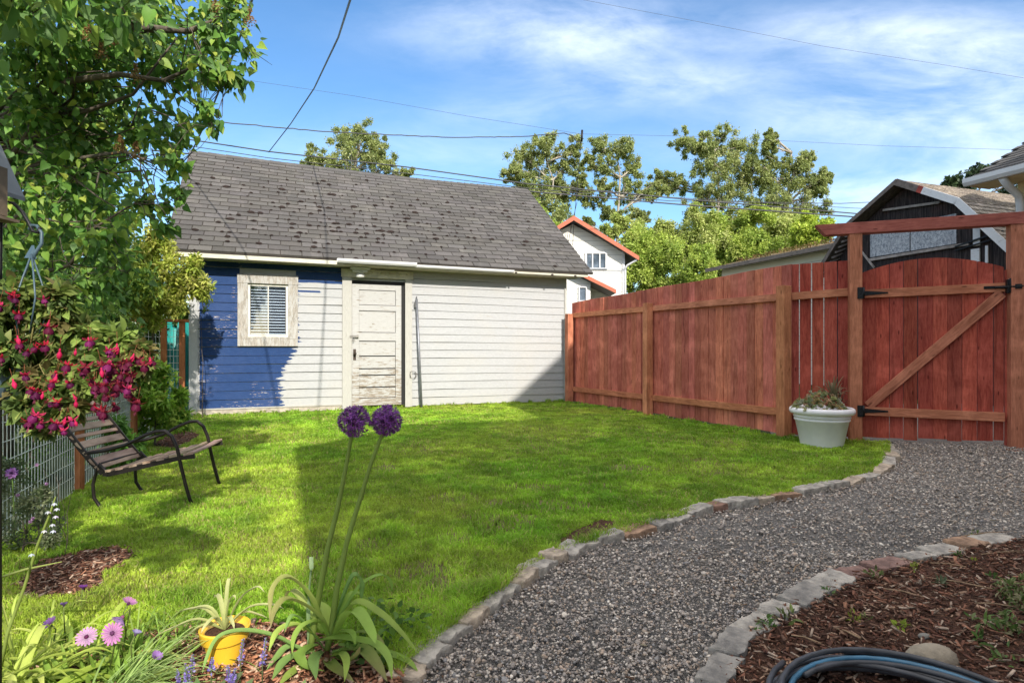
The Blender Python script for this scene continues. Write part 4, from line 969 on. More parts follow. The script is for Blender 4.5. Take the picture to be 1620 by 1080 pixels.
for (p,q) in zip(prof[:-1],prof[1:]):
    d=Vector((0,q[0]-p[0],q[1]-p[1])); L=d.length; d.normalize(); nn=Vector((0,-d.z,d.y)); 
    if nn.z<0: nn=-nn
    up = p[1]<q[1]; st=Vector((0,*(p if up else q))); dd=d if up else -d
    b2=shingles(-.02,8.5,st.y,st.z,dd,nn,L,.13,.22,None,None,'roof',thick=.018); bb=len(mb.v); mb.add(b2.v,b2.f); mb.c[bb:]=b2.c
    mb.box(Vector((4.25,0,0))+st+dd*L/2-nn*.025,(8.5,.02,L),None) if False else mb.add([Vector((x,0,0))+st+dd*s_-nn*o_ for o_ in (.008,.03) for (x,s_) in ((0,0),(8.5,0),(8.5,L),(0,L))],[(0,1,2,3),(4,5,6,7),(0,1,5,4),(0,3,7,4)],(.35,.33,.3))
mb.build('roof',M_oldsh,bn,world=False)
def rake(a,b,name,mt,w=.11,x=-.045):
    mb=MB(); d=Vector((0,b[0]-a[0],b[1]-a[1])).normalized(); nn=Vector((0,-d.z,d.y)); nn=nn if nn.z>0 else -nn
    A_=Vector((0,*a));B_=Vector((0,*b)); mb.add([A_+nn*.03,B_+nn*.03,B_-nn*w,A_-nn*w]+[v+Vector((.03,0,0)) for v in (A_+nn*.03,B_+nn*.03,B_-nn*w,A_-nn*w)],[(0,1,2,3),(4,5,6,7),(0,1,5,4),(3,2,6,7),(0,3,7,4),(1,2,6,5)])
    o=mb.build(name,mt,bn,world=False); o.location.x=x; return o
M_brake=mat('faded_brown_paint',(.13,.105,.09),.8,.35,10); M_wrake=peelmat('flaking_white_paint',.35,(.66,.67,.68),(.3,.28,.26)); M_rrake=mat('red_paint',(.30,.045,.03),.8,.3,10)
rake(prof[2],prof[3],'rake_board',M_brake,.06); rake(prof[3],prof[4],'rake_board',M_brake,.06)
lerp=lambda a,b,t_:(a[0]+(b[0]-a[0])*t_,a[1]+(b[1]-a[1])*t_)
rake(prof[2],lerp(prof[2],prof[1],.38),'rake_board',M_brake); rake(lerp(prof[2],prof[1],.38),lerp(prof[2],prof[1],.46),'rake_board',M_rrake); rake(lerp(prof[2],prof[1],.46),prof[1],'rake_board',M_wrake); rake(prof[1],prof[0],'rake_board',M_wrake)
# rafters showing under the far eave
mb=MB()
for k in range(9):
    f0=lerp(prof[3],prof[4],.1+.1*k); mb.box((.14,f0[0]-.09,f0[1]-.10),(.36,.05,.035),Matrix.Rotation(R(-20),3,'Y'),(1,1,1))
mb.build('lookout_rafters',mat('grey_batten',(.14,.12,.11),.9,.3),bn,world=False)
def by(px,z=None):    # y on the gable where a sight line meets it
    k=(px-810)/F; o=bpk+GP*.30; return (k*o.y-o.x)/(GW.x-GW.y*k)
def bz(px,py): y=by(px); return H+(HY-py)*(bpk.y+.30*GP.y+GW.y*y)/F
y0,y1=by(1378),by(1515); zlo=bz(1378,408)
M_osb=None
def osb():
    m,t=newmat('weathered_osb'); v=t.coord(); g=t.noise(mp2(t,v,(1,1.4,1)),18,6,.8,.8); g2=t.noise(v,4,4,.6)
    c=t.mix(t.ramp(g,.38,.62),(.15,.17,.20),(.50,.52,.54)); c=t.mix(t.m('MULTIPLY',t.ramp(g2,.4,.7),.4),c,(.24,.24,.26)); t.finish(c,.85,g,.4,.01,spec=.2); return m
mb=MB(); ym=(y0+y1)/2
for a,b in ((y0,ym+.008),(ym-.008,y1)): mb.box((.28,(a+b)/2,zlo+.32),(.03,abs(a-b)-.012,.62))
mb.build('boarded_window',osb(),bn,world=False,label='pale weathered board nailed over the barn opening')
mb=MB(); mb.bar((.25,y0-.0,zlo-.05),(.25,y1-.25,zlo-.04),.04,.06,(0,0,1)); mb.bar((.24,by(1400),zlo+1.05),(.24,by(1490),zlo+.93),.03,.05); mb.bar((.22,by(1367),bz(1367,398)),(.22,by(1387),bz(1387,424)),.03,.04)
mb.build('batten',mat('grey_board',(.26,.23,.21),.9,.3,8),bn,world=False)
mb=MB(); mb.box((.27,by(1547),zlo+.25),(.03,.13,.7)); mb.box((.27,by(1545),zlo-.30),(.03,.16,.28)); mb.box((.27,by(1563),zlo-.30),(.03,.05,.34)); mb.build('white_board',M_wrake,bn,world=False)
mb=MB(); mb.bar((.24,by(1515),zlo-.06),(.24,by(1590),zlo+.10),.05,.03); mb.bar((.24,by(1515),zlo-.14),(.24,by(1580),zlo-.02),.05,.02); mb.build('torn_flashing',M_blk,bn,world=False)
# --- house at the right edge
nb=Vector((7.41,9.5,0)); nh=thing('cream_house','cream house corner with white gutter and dark shingle roof at the right edge','house',tuple(nb),uprot(GP))
M_crw=mat('cream_wall',(.62,.49,.27),.8,.06,4,bump=.2); nz=3.86
mb=MB(); mb.prism([(.48,-.42,0),(7,-.42,0),(7,-.42,nz+2.2),(3.9,-.42,nz+1.75),(.48,-.42,nz-.14)],(0,0,0),(0,-8,0)); mb.build('wall',M_crw,nh,world=False)
sl2=Vector((1,0,.55)).normalized(); nn2=Vector((-.55,0,1)).normalized(); mb=MB(); row=0; s=0; LL=4.5
while s<LL:
    y=0-((row*.5)%1)*.3
    while y>-8:
        yy=max(-8,y-.29); k=random.uniform(.78,1.2); B0=Vector((0,0,nz))+sl2*s; B1=B0+sl2*.17; a0=min(0,y)
        mb.add([B0+Vector((0,a0,0))+nn2*.012,B0+Vector((0,yy,0))+nn2*.012,B1+Vector((0,yy,0))+nn2*.001,B1+Vector((0,a0,0))+nn2*.001,B0+Vector((0,a0,0))-nn2*.01,B0+Vector((0,yy,0))-nn2*.01,B1+Vector((0,a0,0))-nn2*.02],[(0,1,2,3),(0,4,5,1),(0,3,6,4)],(k,k,k)); y-=.3
    s+=.15; row+=1
rb=mb; E=Vector((0,0,nz))-nn2*.02; rb.add([E,E+sl2*LL,E+sl2*LL+Vector((0,-8,0)),E+Vector((0,-8,0)),E-nn2*.03,E+sl2*LL-nn2*.03,E+sl2*LL-nn2*.03+Vector((0,-8,0)),E-nn2*.03+Vector((0,-8,0))],[(0,1,2,3),(4,5,6,7),(0,1,5,4)],(.5,.5,.5))
rb.build('roof',M_sh,nh,world=False)
mb=MB(); mb.prism([(-.0,0,nz-.02),(-.0,0,nz-.10),(-.03,0,nz-.13),(-.09,0,nz-.13),(-.12,0,nz-.08),(-.12,0,nz-.01),(-.11,0,nz-.01),(-.10,0,nz-.11),(-.02,0,nz-.11),(-.01,0,nz-.02)],(0,.02,0),(0,-8,0)); mb.build('gutter',M_white,nh,world=False)
mb=MB(); mb.box((.26,-4.0,nz-.12),(.50,7.9,.02)); mb.box((.24,-.03,nz-.06),(.46,.025,.15)); mb.build('soffit',mat('cream_soffit',(.60,.47,.27),.8,.08),nh,world=False)
mb=MB(); mb.tube([(-.02,-.50,nz-.12),(.12,-.5,nz-.24),(.36,-.5,nz-.36),(.40,-.5,nz-.5),(.40,-.5,.2)],.055,10); mb.build('downspout',M_white,nh,world=False)

# ================================================================== the house the picture was taken beside (its shade lies on the lawn)
TE=math.tan(SUN_EL); S0=-2.0
prof=[(.10,6.75),(.9,7.5),(1.6,8.35),(3.2,8.2),(3.75,8.3),(4.05,10.7),(5.5,12.7),(7.0,12.9),(12,12.5)]
hp=[(p,(s-S0)*TE) for p,s in prof]
org_=SP*.10+SD*S0
oh=thing('own_house','pale grey house behind and right of the viewpoint that shades the lawn and path','house',tuple(org_),math.atan2(SP.y,SP.x))
mb=MB(); mb.prism([(p-.1,0,z) for p,z in hp]+[(11.9,0,0),(0,0,0)],(0,0,0),(0,-6,0)); mb.build('wall',lapmat('grey_lap',(.52,.52,.50),6),oh,world=False)
mb=MB()
for (a_,b_) in zip(hp[:-1],hp[1:]): mb.add([(a_[0]-.1,.0,a_[1]+.002),(b_[0]-.1,.0,b_[1]+.002),(b_[0]-.1,-6.1,b_[1]+.002),(a_[0]-.1,-6.1,a_[1]+.002),(a_[0]-.1,.0,a_[1]+.05),(b_[0]-.1,.0,b_[1]+.05),(b_[0]-.1,-6.1,b_[1]+.05),(a_[0]-.1,-6.1,a_[1]+.05)],[(0,1,2,3),(4,5,6,7),(0,1,5,4)])
mb.build('roof',M_dksh,oh,world=False)
mb=MB(); ec=P(1590,6,2.6); ex,ey=ec.x,ec.y
lo_=[(ex,ey,ec.z+.02),(ex+.8,ey-.29,ec.z+.02),(ex+1.2,-1.75,ec.z+.9),(ex+.25,-1.35,ec.z+.9)]
mb.add(lo_+[(x,y,z+.08) for x,y,z in lo_],[(0,1,2,3),(4,5,6,7),(0,1,5,4),(1,2,6,5),(2,3,7,6),(3,0,4,7)])
po=mb.build('eave',mat('dark_eave',(.10,.095,.09),.8,.1),None,loc=None); po.parent=oh; po.matrix_parent_inverse=Matrix.LocRotScale(org_,Matrix.Rotation(math.atan2(SP.y,SP.x),3,'Z').to_quaternion(),None).inverted()

# ================================================================== overhead wires
def cable(label,pts,r,col=(.03,.03,.035),name='overhead_wire',sag=0,n=18,twist=0):
    pts=[Vector(p) for p in pts]; out=[]
    for a,b in zip(pts[:-1],pts[1:]):
        for i in range(n):
            t_=i/n; p=a.lerp(b,t_)+Vector((0,0,-sag*4*t_*(1-t_))); 
            if twist: p+=Vector((0,0,random.uniform(-twist,twist)))
            out.append(p)
    out.append(pts[-1]); mb=MB(); mb.tube(out,r,5); o=mb.build(name,mat('cable',col,.5,.05,bump=0),None,loc=tuple(pts[0])); setp(o,label,'wire','overhead wires'); return o
cable('thick black drop wire coming steeply down from the top to the roof wires',[P(640,-420,2.4),P(590,-150,4),P(562,-25,6),P(535,60,8.5),P(497,140,12),P(460,196,16),P(425,241,19)],.014,sag=.0)
cable('black wire crossing the tree and looping up beside the left roof end',[P(520,-500,2.2),P(440,-160,3.6),P(400,-5,5),P(383,50,6),P(352,130,7.4),P(330,185,8.6),P(302,243,10.5),P(282,265,11.2),P(268,273,11.5),P(255,268,11.4),P(246,254,11.2),P(240,235,11)],.012)
cable('twisted wire running from the tree to the mast above the white house',[P(230,178,18),P(345,193,18.5),P(520,209,19.5),P(720,218,21),P(830,216,22),P(893,211,23),P(906,215,23.2),P(912,224,23.3),P(920,226,23.4)],.018,twist=.012)
cable('uppermost of the long wires just above the shed ridge',[P(240,212,19),P(425,240,19.5),P(640,264,20),P(835,291,20.5),P(1080,315,21),P(1450,346,21.5),P(1700,366,22)],.022)
cable('second long wire above the shed ridge, thinner than the one over it',[P(240,222,19),P(425,250,19.5),P(640,274,20),P(835,298,20.5),P(1060,318,21),P(1330,322,21.5),P(1420,318,22),P(1700,306,22)],.013)
cable('lowest long wire, skimming the shed ridge and crossing in front of the poplars',[P(240,238,18),P(460,259,18.5),P(700,288,19),P(850,304,19.5),P(1080,324,20),P(1350,343,20.4),P(1700,372,21)],.024)
cable('thin wire low in front of the right-hand poplars',[P(900,300,22),P(1040,311,22.3),P(1345,329,22.5),P(1700,345,23)],.010)
cable('faint thin wire rising from the mast to the upper left',[P(330,118,24),P(560,152,25),P(740,184,25),P(918,212,24)],.006)
cable('faint thin wire running from the mast to the right edge',[P(918,212,24),P(1100,216,25),P(1400,231,25),P(1700,240,25)],.006)
cable('faint thin wire high in the sky on the right',[P(880,-8,30),P(1080,30,30),P(1300,73,30),P(1500,104,30),P(1720,140,30)],.007)
ms=thing('wire_mast','thin wire drop with a small insulator hanging in front of the poplars','mast',tuple(P(912,350,23.8)))
mb=MB(); mb.tube([P(920,209,23.8),P(917,250,23.8),P(913,300,23.8),P(908,350,23.8),P(906,388,23.7)],.012,5); mb.build('drop_wire',M_blk,ms)
mb=MB(); mb.tube([P(913,320,23.8),P(905,352,23.8),P(899,384,23.7)],.010,5); mb.build('drop_wire',M_blk,ms)
mb=MB(); mb.tube([P(921,206,23.8),P(920,224,23.8)],.045,8); mb.build('insulator',M_blk,ms)

# ================================================================== trees beyond
PT=[(.31,.37,.12),(.38,.43,.15),(.22,.28,.10),(.46,.49,.22),(.34,.40,.13)]
def pb(l,Y,dz=1.0):
    out=[]
    for (x,y,r) in l:
        rr=r*Y/F*1.08; out.append((P(x,y,Y)+Vector((0,random.uniform(-1,1)*rr*.8,0)),rr))
    return out
blob_tree('poplar_tree','sunlit tree with a rounded top showing above the middle of the shed roof','tree',(P(560,440,38).x,38,-.2),pb([(545,215,24),(575,225,30),(600,240,26),(560,250,34),(610,262,24),(500,258,20),(530,268,22),(590,275,32),(478,266,10),(640,275,14),(555,290,50)],38),.12,52000,PT,.22,sub=26,subr=.30,spread=1.15,shell=.0,group='trees beyond the fences',bark=BARKP)
blob_tree('poplar_tree','leftmost poplar of the pair rising above the white gabled house','tree',(P(870,450,36).x,36,.8),pb([(862,235,24),(830,250,26),(812,275,18),(850,270,34),(890,262,26),(905,240,20),(820,300,20),(870,300,30),(895,300,20),(915,290,15),(850,325,30),(880,345,30)],36),.115,62000,PT,.16,sub=26,subr=.30,spread=1.15,shell=.0,group='trees beyond the fences',bark=BARKP)
blob_tree('poplar_tree','open-crowned poplar with a visible forked trunk right of the hanging wires','tree',(P(968,450,36.5).x,36.5,.8),pb([(950,222,20),(985,235,24),(1005,262,22),(960,262,24),(935,255,16),(1000,295,26),(955,300,16),(1025,305,18),(925,310,20),(960,335,16),(995,345,16),(1018,340,12),(930,350,10),(1045,300,14)],36.5),.115,54000,PT,.19,sub=26,subr=.30,spread=1.15,shell=.0,group='trees beyond the fences',bark=BARKP)
blob_tree('poplar_tree','broad poplar with a far-reaching left limb, right of the open-crowned one','tree',(P(1130,450,38).x,38,2.2),pb([(1085,225,20),(1105,238,22),(1140,222,22),(1175,232,26),(1120,265,30),(1160,262,34),(1065,290,18),(1045,285,16),(1100,305,28),(1140,310,34),(1180,290,32),(1150,345,34),(1105,340,18),(1190,335,32)],38),.118,78000,PT,.22,sub=26,subr=.30,spread=1.15,shell=.0,group='trees beyond the fences',bark=BARKP)
blob_tree('poplar_tree','tall pointed poplar on the right with a spiky top','tree',(P(1235,450,37).x,37,2.2),pb([(1216,215,9),(1214,232,16),(1235,250,24),(1260,262,20),(1279,250,10),(1250,285,32),(1285,290,18),(1310,280,12),(1298,300,14),(1225,290,26),(1270,320,34),(1225,325,28),(1290,340,22),(1240,355,26),(1190,262,18)],37),.115,74000,PT,.22,sub=26,subr=.30,spread=1.15,shell=.0,group='trees beyond the fences',bark=BARKP)
blob_tree('distant_tree','small dark tree top between the barn roof and the cream house','tree',(P(1530,450,24).x,24,0),pb([(1532,280,14),(1548,272,9),(1512,288,9),(1570,275,12),(1590,290,20),(1540,300,16),(1600,315,20),(1498,291,6)],24),.16,3500,[(.05,.09,.04),(.08,.12,.05),(.035,.06,.03)],.12,sub=26,subr=.30,spread=1.15,shell=.0,group='trees beyond the fences')
BG=[(.38,.50,.09),(.46,.56,.11),(.28,.39,.07),(.54,.60,.16)]; BG2=[(.44,.56,.08),(.52,.62,.10),(.36,.48,.07)]; BG3=[(.46,.53,.15),(.37,.46,.11),(.56,.60,.22)]
def bush(label,l,Y,n,cols,leaf=.12,gz=0,sub=18,name='bush',**k):
    bl=[(c,r*1.22) for c,r in pb(l,Y)]; cx=sum(b[0].x for b in bl)/len(bl)
    return blob_tree(name,label,'bush',(cx,Y,gz),bl,leaf,int(n*8),cols,.07,group='bushes on the slope beyond the fence',sub=sub,crown='foliage',shell=.3,spread=1.0,**k)
bush('bright green bush beside the white gabled house wall',[(1020,385,28),(1045,400,30),(1010,420,26),(1050,430,30),(1030,450,30)],29,5200,BG)
bush('rounded yellow-green bush low on the slope above the long fence',[(1085,425,28),(1105,440,26),(1075,450,26),(1120,455,20),(1110,410,18)],28,4500,BG)
bush('pale green bush crowning the slope under the middle poplars',[(1075,375,26),(1050,365,18),(1100,360,24),(1090,400,28),(1125,385,24)],31,4800,BG3)
bush('large light green bush on the slope above the mossy roof',[(1150,360,26),(1175,375,28),(1130,390,24),(1165,400,26),(1200,395,24),(1185,350,20)],30,5600,BG)
bush('grey-green thin bush right of the light green one',[(1235,355,22),(1250,375,24),(1225,380,20),(1265,360,16)],30.5,3200,BG3)
bush('vivid lime-green bush standing left of the barn roof',[(1278,355,16),(1290,370,16),(1270,375,16),(1284,388,18),(1300,392,12)],27,2600,BG2)
bush('small dark green bush under the shed-side poplar',[(860,355,16),(845,335,14),(875,372,16),(890,365,14)],30,1800,BG)
bush('low green thicket between the poplars and the slope',[(985,350,12),(1000,370,14),(965,365,12),(1015,362,16)],32,1600,BG3)
bush('scrubby greenery at the foot of the slope behind the fence',[(1180,420,26),(1220,410,26),(1255,400,22),(1140,425,22),(1280,408,20)],32,4200,BG3)
# ================================================================== lilac tree, upper left
LC_=[(.13,.28,.05),(.17,.34,.06),(.10,.22,.045),(.22,.38,.065),(.16,.28,.09),(.32,.46,.08)]
def lilac():
    base=Vector((-4.35,4.9,0)); t=thing('lilac_tree','big lilac tree with heart-shaped leaves filling the upper left corner','tree',base)
    bl=[(375,18,40,3.0),(325,50,55,3.0),(335,115,40,3.0),(372,128,22,3.0),(275,90,60,3.2),(300,165,32,2.9),(330,185,14,2.9),(235,170,50,3.0),(250,245,26,2.8),(255,290,18,2.8),(205,90,70,3.3),(110,90,80,3.2),(30,70,80,2.9),(180,200,70,3.4),(95,200,80,3.3),(10,180,70,3.0),
        (205,310,36,2.9),(225,345,20,2.8),(140,300,70,3.4),(60,300,70,3.2),(165,385,36,3.0),(110,390,60,3.3),(30,380,60,3.2),(60,440,45,3.2),(115,450,34,3.2),(0,450,50,3.3),(150,420,20,3.0),(230,30,60,3.4),(130,20,70,3.6),(20,-20,60,2.6),(300,0,50,3.3)]
    cl=[];cr=[];cen=[]
    for (x,y,r,Y) in bl:
        rr=r*Y/F; c=P(x,y,Y)+Vector((0,random.uniform(-.1,.35),0)); cen.append((c,rr))
        for k in range(7):
            d=Vector([random.gauss(0,1) for _ in range(3)]).normalized()*rr*random.uniform(.2,.85); d.y*=1.5; cl.append(c+d); cr.append(rr*.42*random.uniform(.7,1.2))
    # the parts of the crown above and beside the frame, which throw the dappled shade
    far=[((-.74,-.64,2.6),.25),((-.80,.16,2.6),.25),((-1.43,.46,2.7),.36),((-1.3,-.6,2.7),.34),((-.78,-1.15,2.6),.2),((-.70,.80,2.65),.2),((-1.5,-.3,2.6),.38),((-1.75,.3,2.8),.42),((-1.6,-1.0,2.8),.42),((-2.2,-.5,2.8),.6),((-2.2,.7,2.9),.6),((-1.25,1.45,2.20),.26),((-1.45,1.9,2.5),.35),((-1.7,2.3,2.9),.45),((-2.4,2.6,3.0),.5),((-2.6,1.5,2.5),.45),((-2.9,3.2,3.1),.6),((-2.2,3.6,3.2),.55),((-3.6,2.6,2.7),.6),((-3.8,3.8,3.0),.7)]
    for c,rr in far:
        for k in range(8):
            d=Vector([random.gauss(0,1) for _ in range(3)]).normalized()*rr*random.uniform(.2,.85); cl.append(Vector(c)+d); cr.append(rr*.4*random.uniform(.7,1.2))
    # deeper layer closing the gaps at the lower left
    deep=[]
    for k in range(120):
        x=random.uniform(-60,215); y=random.uniform(120,500); Y=random.uniform(3.9,5.6)
        if x>185 or (y>330 and x>135): continue
        deep.append(P(x,y,Y)); 
    cl2=cl+deep; cr2=cr+[.26]*len(deep)
    n=int(LILN); wt=np.array(cr2)**1.7; wt[len(cl):]*=.6; wt/=wt.sum(); ks=rng.choice(len(cl2),n,p=wt); C=np.array([tuple(c) for c in cl2])[ks]; r_=np.array(cr2)[ks]
    d=nrm(rng.normal(size=(n,3))); rad_=r_*rng.random(n)**.45*np.where((rng.random(n)<.3)&(C[:,1]>1.3),1.9,1.15); pos=C+d*rad_[:,None]; pos[:,2]-=.02*rng.random(n)
    keep=~((pos[:,1]>.2)&(pos[:,1]<1.15)&(np.abs(pos[:,0]/np.maximum(pos[:,1],.01))<1.0)&((pos[:,2]-H)/np.maximum(pos[:,1],.01)<.7))
    pos=pos[keep]; d=d[keep]; ks=ks[keep]; n=len(pos)
    di=nrm(d*.5+rng.normal(size=(n,3))*.55+np.array([.15,-.1,-.75])); up=nrm(rng.normal(size=(n,3))*.5+np.array([.1,-.45,.75]))
    V=scatter(HEART_V,pos,frames(di,up),(.034+.032*rng.random(n)))
    cols=np.array(LC_)[rng.integers(0,6,n)]*(.75+.5*rng.random((n,1))); cols=np.where((rng.random(n)<.06)[:,None],np.array([.44,.52,.09]),cols)  # scattered bright leaves: sunlit, backlit look put into their colour
    np_mesh('foliage',V,HEART_F,LEAF,t,cols,smooth=True,loc=tuple(base))
    mb=MB(); k0=[base+Vector((0,0,0)),base+Vector((.15,-.1,.7)),base+Vector((.05,-.3,1.4)),base+Vector((.3,-.55,2.0))]
    mb.tube(k0,[.13,.11,.095,.075],9); mains=[]
    def main(a,pts,r0,r1):
        q=[Vector(a)]+[P(*p) if len(p)==3 and p[2]>.9 and abs(p[0])>20 else Vector(p) for p in pts]; m=len(q); 
        rs=[r0+(r1-r0)*i/(m-1) for i in range(m)]; mb.tube(q,rs,7); mains.extend(q+[q[i].lerp(q[i+1],.5) for i in range(m-1)])
    main(k0[2],[P(-150,60,3.6),P(40,14,3.1),P(140,22,3.05),P(230,45,3.1),P(300,50,3.0),P(365,20,3.0)],.055,.005)
    main(k0[2],[P(-60,230,3.8),P(60,160,3.3),P(110,128,3.1),P(190,118,3.0),P(260,128,3.0),P(320,100,2.95),P(360,120,2.95)],.028,.004)
    main(k0[1],[P(-40,330,4.0),P(60,190,3.5),P(140,175,3.2),P(210,150,3.1),P(280,60,3.1)],.024,.004)
    main(k0[1],[P(-30,400,4.0),P(70,300,3.5),P(130,250,3.2),P(200,240,3.0),P(245,260,2.9)],.022,.004)
    main(k0[1],[P(-20,480,4.0),P(70,430,3.5),P(110,420,3.3),P(150,360,3.2),P(215,320,3.0)],.02,.004)
    main(k0[3],[(-3.4,3.2,2.6),(-2.6,2.6,2.8),(-1.8,2.1,2.6),(-1.3,1.6,2.25)],.06,.008)
    main(k0[0]+Vector((0,0,.6)),[P(20,470,4.0),P(100,455,3.6),P(140,440,3.3)],.02,.004)
    for k in range(26):   # fan of thin bare stems behind the leaves
        a=P(random.uniform(-60,20),random.uniform(180,330),3.9); b=P(random.uniform(120,260),random.uniform(60,330),random.uniform(3.0,3.5)); limb(mb,a,b,.014,.003,7,.10,5,.04)
    for c,r in zip(cl,cr):
        m=min(mains,key=lambda q:(q-c).length+random.uniform(0,.7)); limb(mb,m+Vector([random.gauss(0,.012) for _ in range(3)]),c,.0028,.0012,6,.22,4,-.03) if random.random()<.6 else None
        for j in range(2): limb(mb,c,c+Vector([random.gauss(0,r*.9) for _ in range(3)]),.003,.001,4,.1,3)
    for a,b in ((P(240,175,2.9),P(300,212,2.9)),(P(280,200,2.9),P(300,190,2.9)),(P(350,60,3),P(398,48,3))): limb(mb,a,b,.004,.001,6,.12,4)
    mb.build('trunk',BARK,t)
    # dry brown flower clusters
    for (x,y,Y) in ((215,115,2.85),(215,238,2.8),(183,62,2.9),(160,80,2.95),(340,8,2.9),(395,26,2.95),(138,50,2.9),(190,228,2.9)):
        c=np.array(P(x,y,Y)); n=150; h=rng.random(n); pos=c+np.stack([rng.normal(size=n)*.016*(1.1-h),rng.normal(size=n)*.016*(1.1-h),(h-.5)*.085],1)
        V=scatter(DIA_V,pos,randrot(n,1.5),.008+.007*rng.random(n)); np_mesh('dried_flowers',V,DIA_F,LEAFMAT,t,np.array([(.32,.17,.07),(.22,.13,.05),(.38,.24,.09)])[rng.integers(0,3,n)]*(.7+.5*rng.random((n,1))),loc=tuple(base))
lilac()

# ================================================================== shrubs along the left
YG=[(.44,.50,.08),(.34,.44,.06),(.52,.54,.12),(.28,.36,.05),(.50,.48,.14)]
def shrub(name,label,l,Y,n,cols,leaf,gz=0,T=(LANCE_V,LANCE_F),stem=.02,group=None,sub=9,shell=.45,**k):
    bl=pb(l,Y); cx=sum(b[0].x for b in bl)/len(bl); return blob_tree(name,label,'shrub',(cx,Y,gz),bl,leaf,n,cols,stem,group=group,T=T,sub=sub,crown='foliage',shell=shell,**k)
shrub('golden_shrub','golden-green sunlit shrub crowding the left corner of the shed',[(250,395,26),(225,420,34),(270,425,34),(290,450,30),(235,460,36),(205,455,30),(275,475,26),(300,420,14),(308,455,14),(200,490,26),(245,495,20),(255,375,14),(215,400,30),(190,435,32),(185,470,30),(225,440,30)],8.3,21000,YG,.070,stem=.03,spread=1.2,sub=16)
shrub('climbing_plant','thin leafy shoot leaning across the blue boards at the shed corner',[(318,470,8),(322,490,7),(316,450,6),(328,480,4)],9.35,130,[(.18,.28,.04),(.25,.34,.06)],.055,stem=.008,sub=3)
shrub('leafy_plant','tall bright green leafy plant behind the bench near the shed corner',[(240,600,28),(225,590,20),(225,630,30),(255,635,30),(215,660,26),(245,665,28),(270,655,22),(280,630,16),(205,610,18),(290,665,14)],6.6,6500,[(.28,.48,.06),(.36,.54,.07),(.20,.36,.045),(.46,.58,.10)],.075,stem=.012)
shrub('leafy_plant','dark green leafy plant behind the back of the bench',[(150,660,40),(180,690,34),(120,700,34),(205,705,24),(190,730,16)],5.3,4200,[(.16,.34,.055),(.22,.42,.07),(.11,.24,.045)],.065,stem=.012)
for (lab,l,Y,n,co_,lf) in [('dark green shrub behind the wire fence, left of the bench',[(20,640,60),(70,660,50),(0,700,60),(50,730,50),(100,620,50),(90,690,40),(-40,640,60)],5.0,4600,[(.08,.17,.035),(.12,.22,.045),(.055,.12,.03)],.05),
        ('deep green shrub under the lilac behind the fuchsia',[(30,520,60),(100,540,60),(160,560,50),(190,520,40),(60,590,50),(150,610,40),(-30,560,60),(200,570,30),(140,500,50),(190,620,30)],6.2,6500,[(.09,.18,.035),(.14,.25,.05),(.06,.13,.03),(.24,.36,.06)],.065),
        ('tall dark hedge shrub behind the lilac at the left edge',[(-40,400,110),(40,420,100),(120,440,80),(180,440,60),(-60,250,110),(30,300,100),(120,330,80),(170,360,60),(0,160,100),(60,200,80)],7.4,9500,[(.10,.20,.04),(.14,.25,.045),(.07,.14,.03),(.30,.40,.06)],.10)]:
    shrub('garden_shrub',lab,l,Y,n,co_,lf,stem=.03)
shrub('grey_leaved_plant','grey-green small-leaved bed plant with tiny lilac flowers at the left edge',[(30,780,36),(60,800,32),(10,820,44),(50,850,36),(85,850,20),(20,870,34),(-20,780,40),(75,775,14),(0,740,28)],3.15,4200,[(.13,.17,.075),(.18,.21,.10),(.09,.13,.055),(.22,.24,.15)],.018,T=(OVAL_V,OVAL_F),stem=.006)
tp=thing('trailing_stems','dry thin stems rising beside the bench leg in the left bed','plant',tuple(G(95,850)))
mb=MB()
for k in range(9): a=G(random.uniform(60,110),random.uniform(840,880)); b=a+Vector((random.uniform(-.12,.22),random.uniform(-.1,.1),random.uniform(.15,.48))); limb(mb,a,b,.003,.001,8,.12,4)
mb.build('stems',BARK,tp)
def small_flowers(parent,spots,r,col,name='flower'):
    for c in spots:
        n=60; d=nrm(rng.normal(size=(n,3))); rot=frames(d,rng.normal(size=(n,3))); V=scatter(DIA_V,np.tile(np.array(c),(n,1)),rot,np.full(n,r)); np_mesh(name,V,DIA_F,PETAL,parent,jcol(col,n,.3),loc=tuple(org(parent)))
ch=thing('chive_flower','round pale purple chive flower on a thin stem at the left edge','flower',tuple(G(24,860)))
cc=P(19,748,3.0); small_flowers(ch,[cc],.032,(.30,.14,.38),'flower_head'); mb=MB(); mb.tube([G(24,860),P(22,800,3.05),cc],.003,5,(.2,.32,.08)); mb.build('stem',LEAFMAT,ch); mb=None
gp=[o for o in bpy.data.objects if o.name.startswith('grey_leaved_plant')][0]
for (x,y) in ((28,783),(74,765),(58,735),(110,700),(52,820),(48,825)): 
    if x<100: small_flowers(gp,[P(x,y,2.95)],.010,(.42,.25,.42))

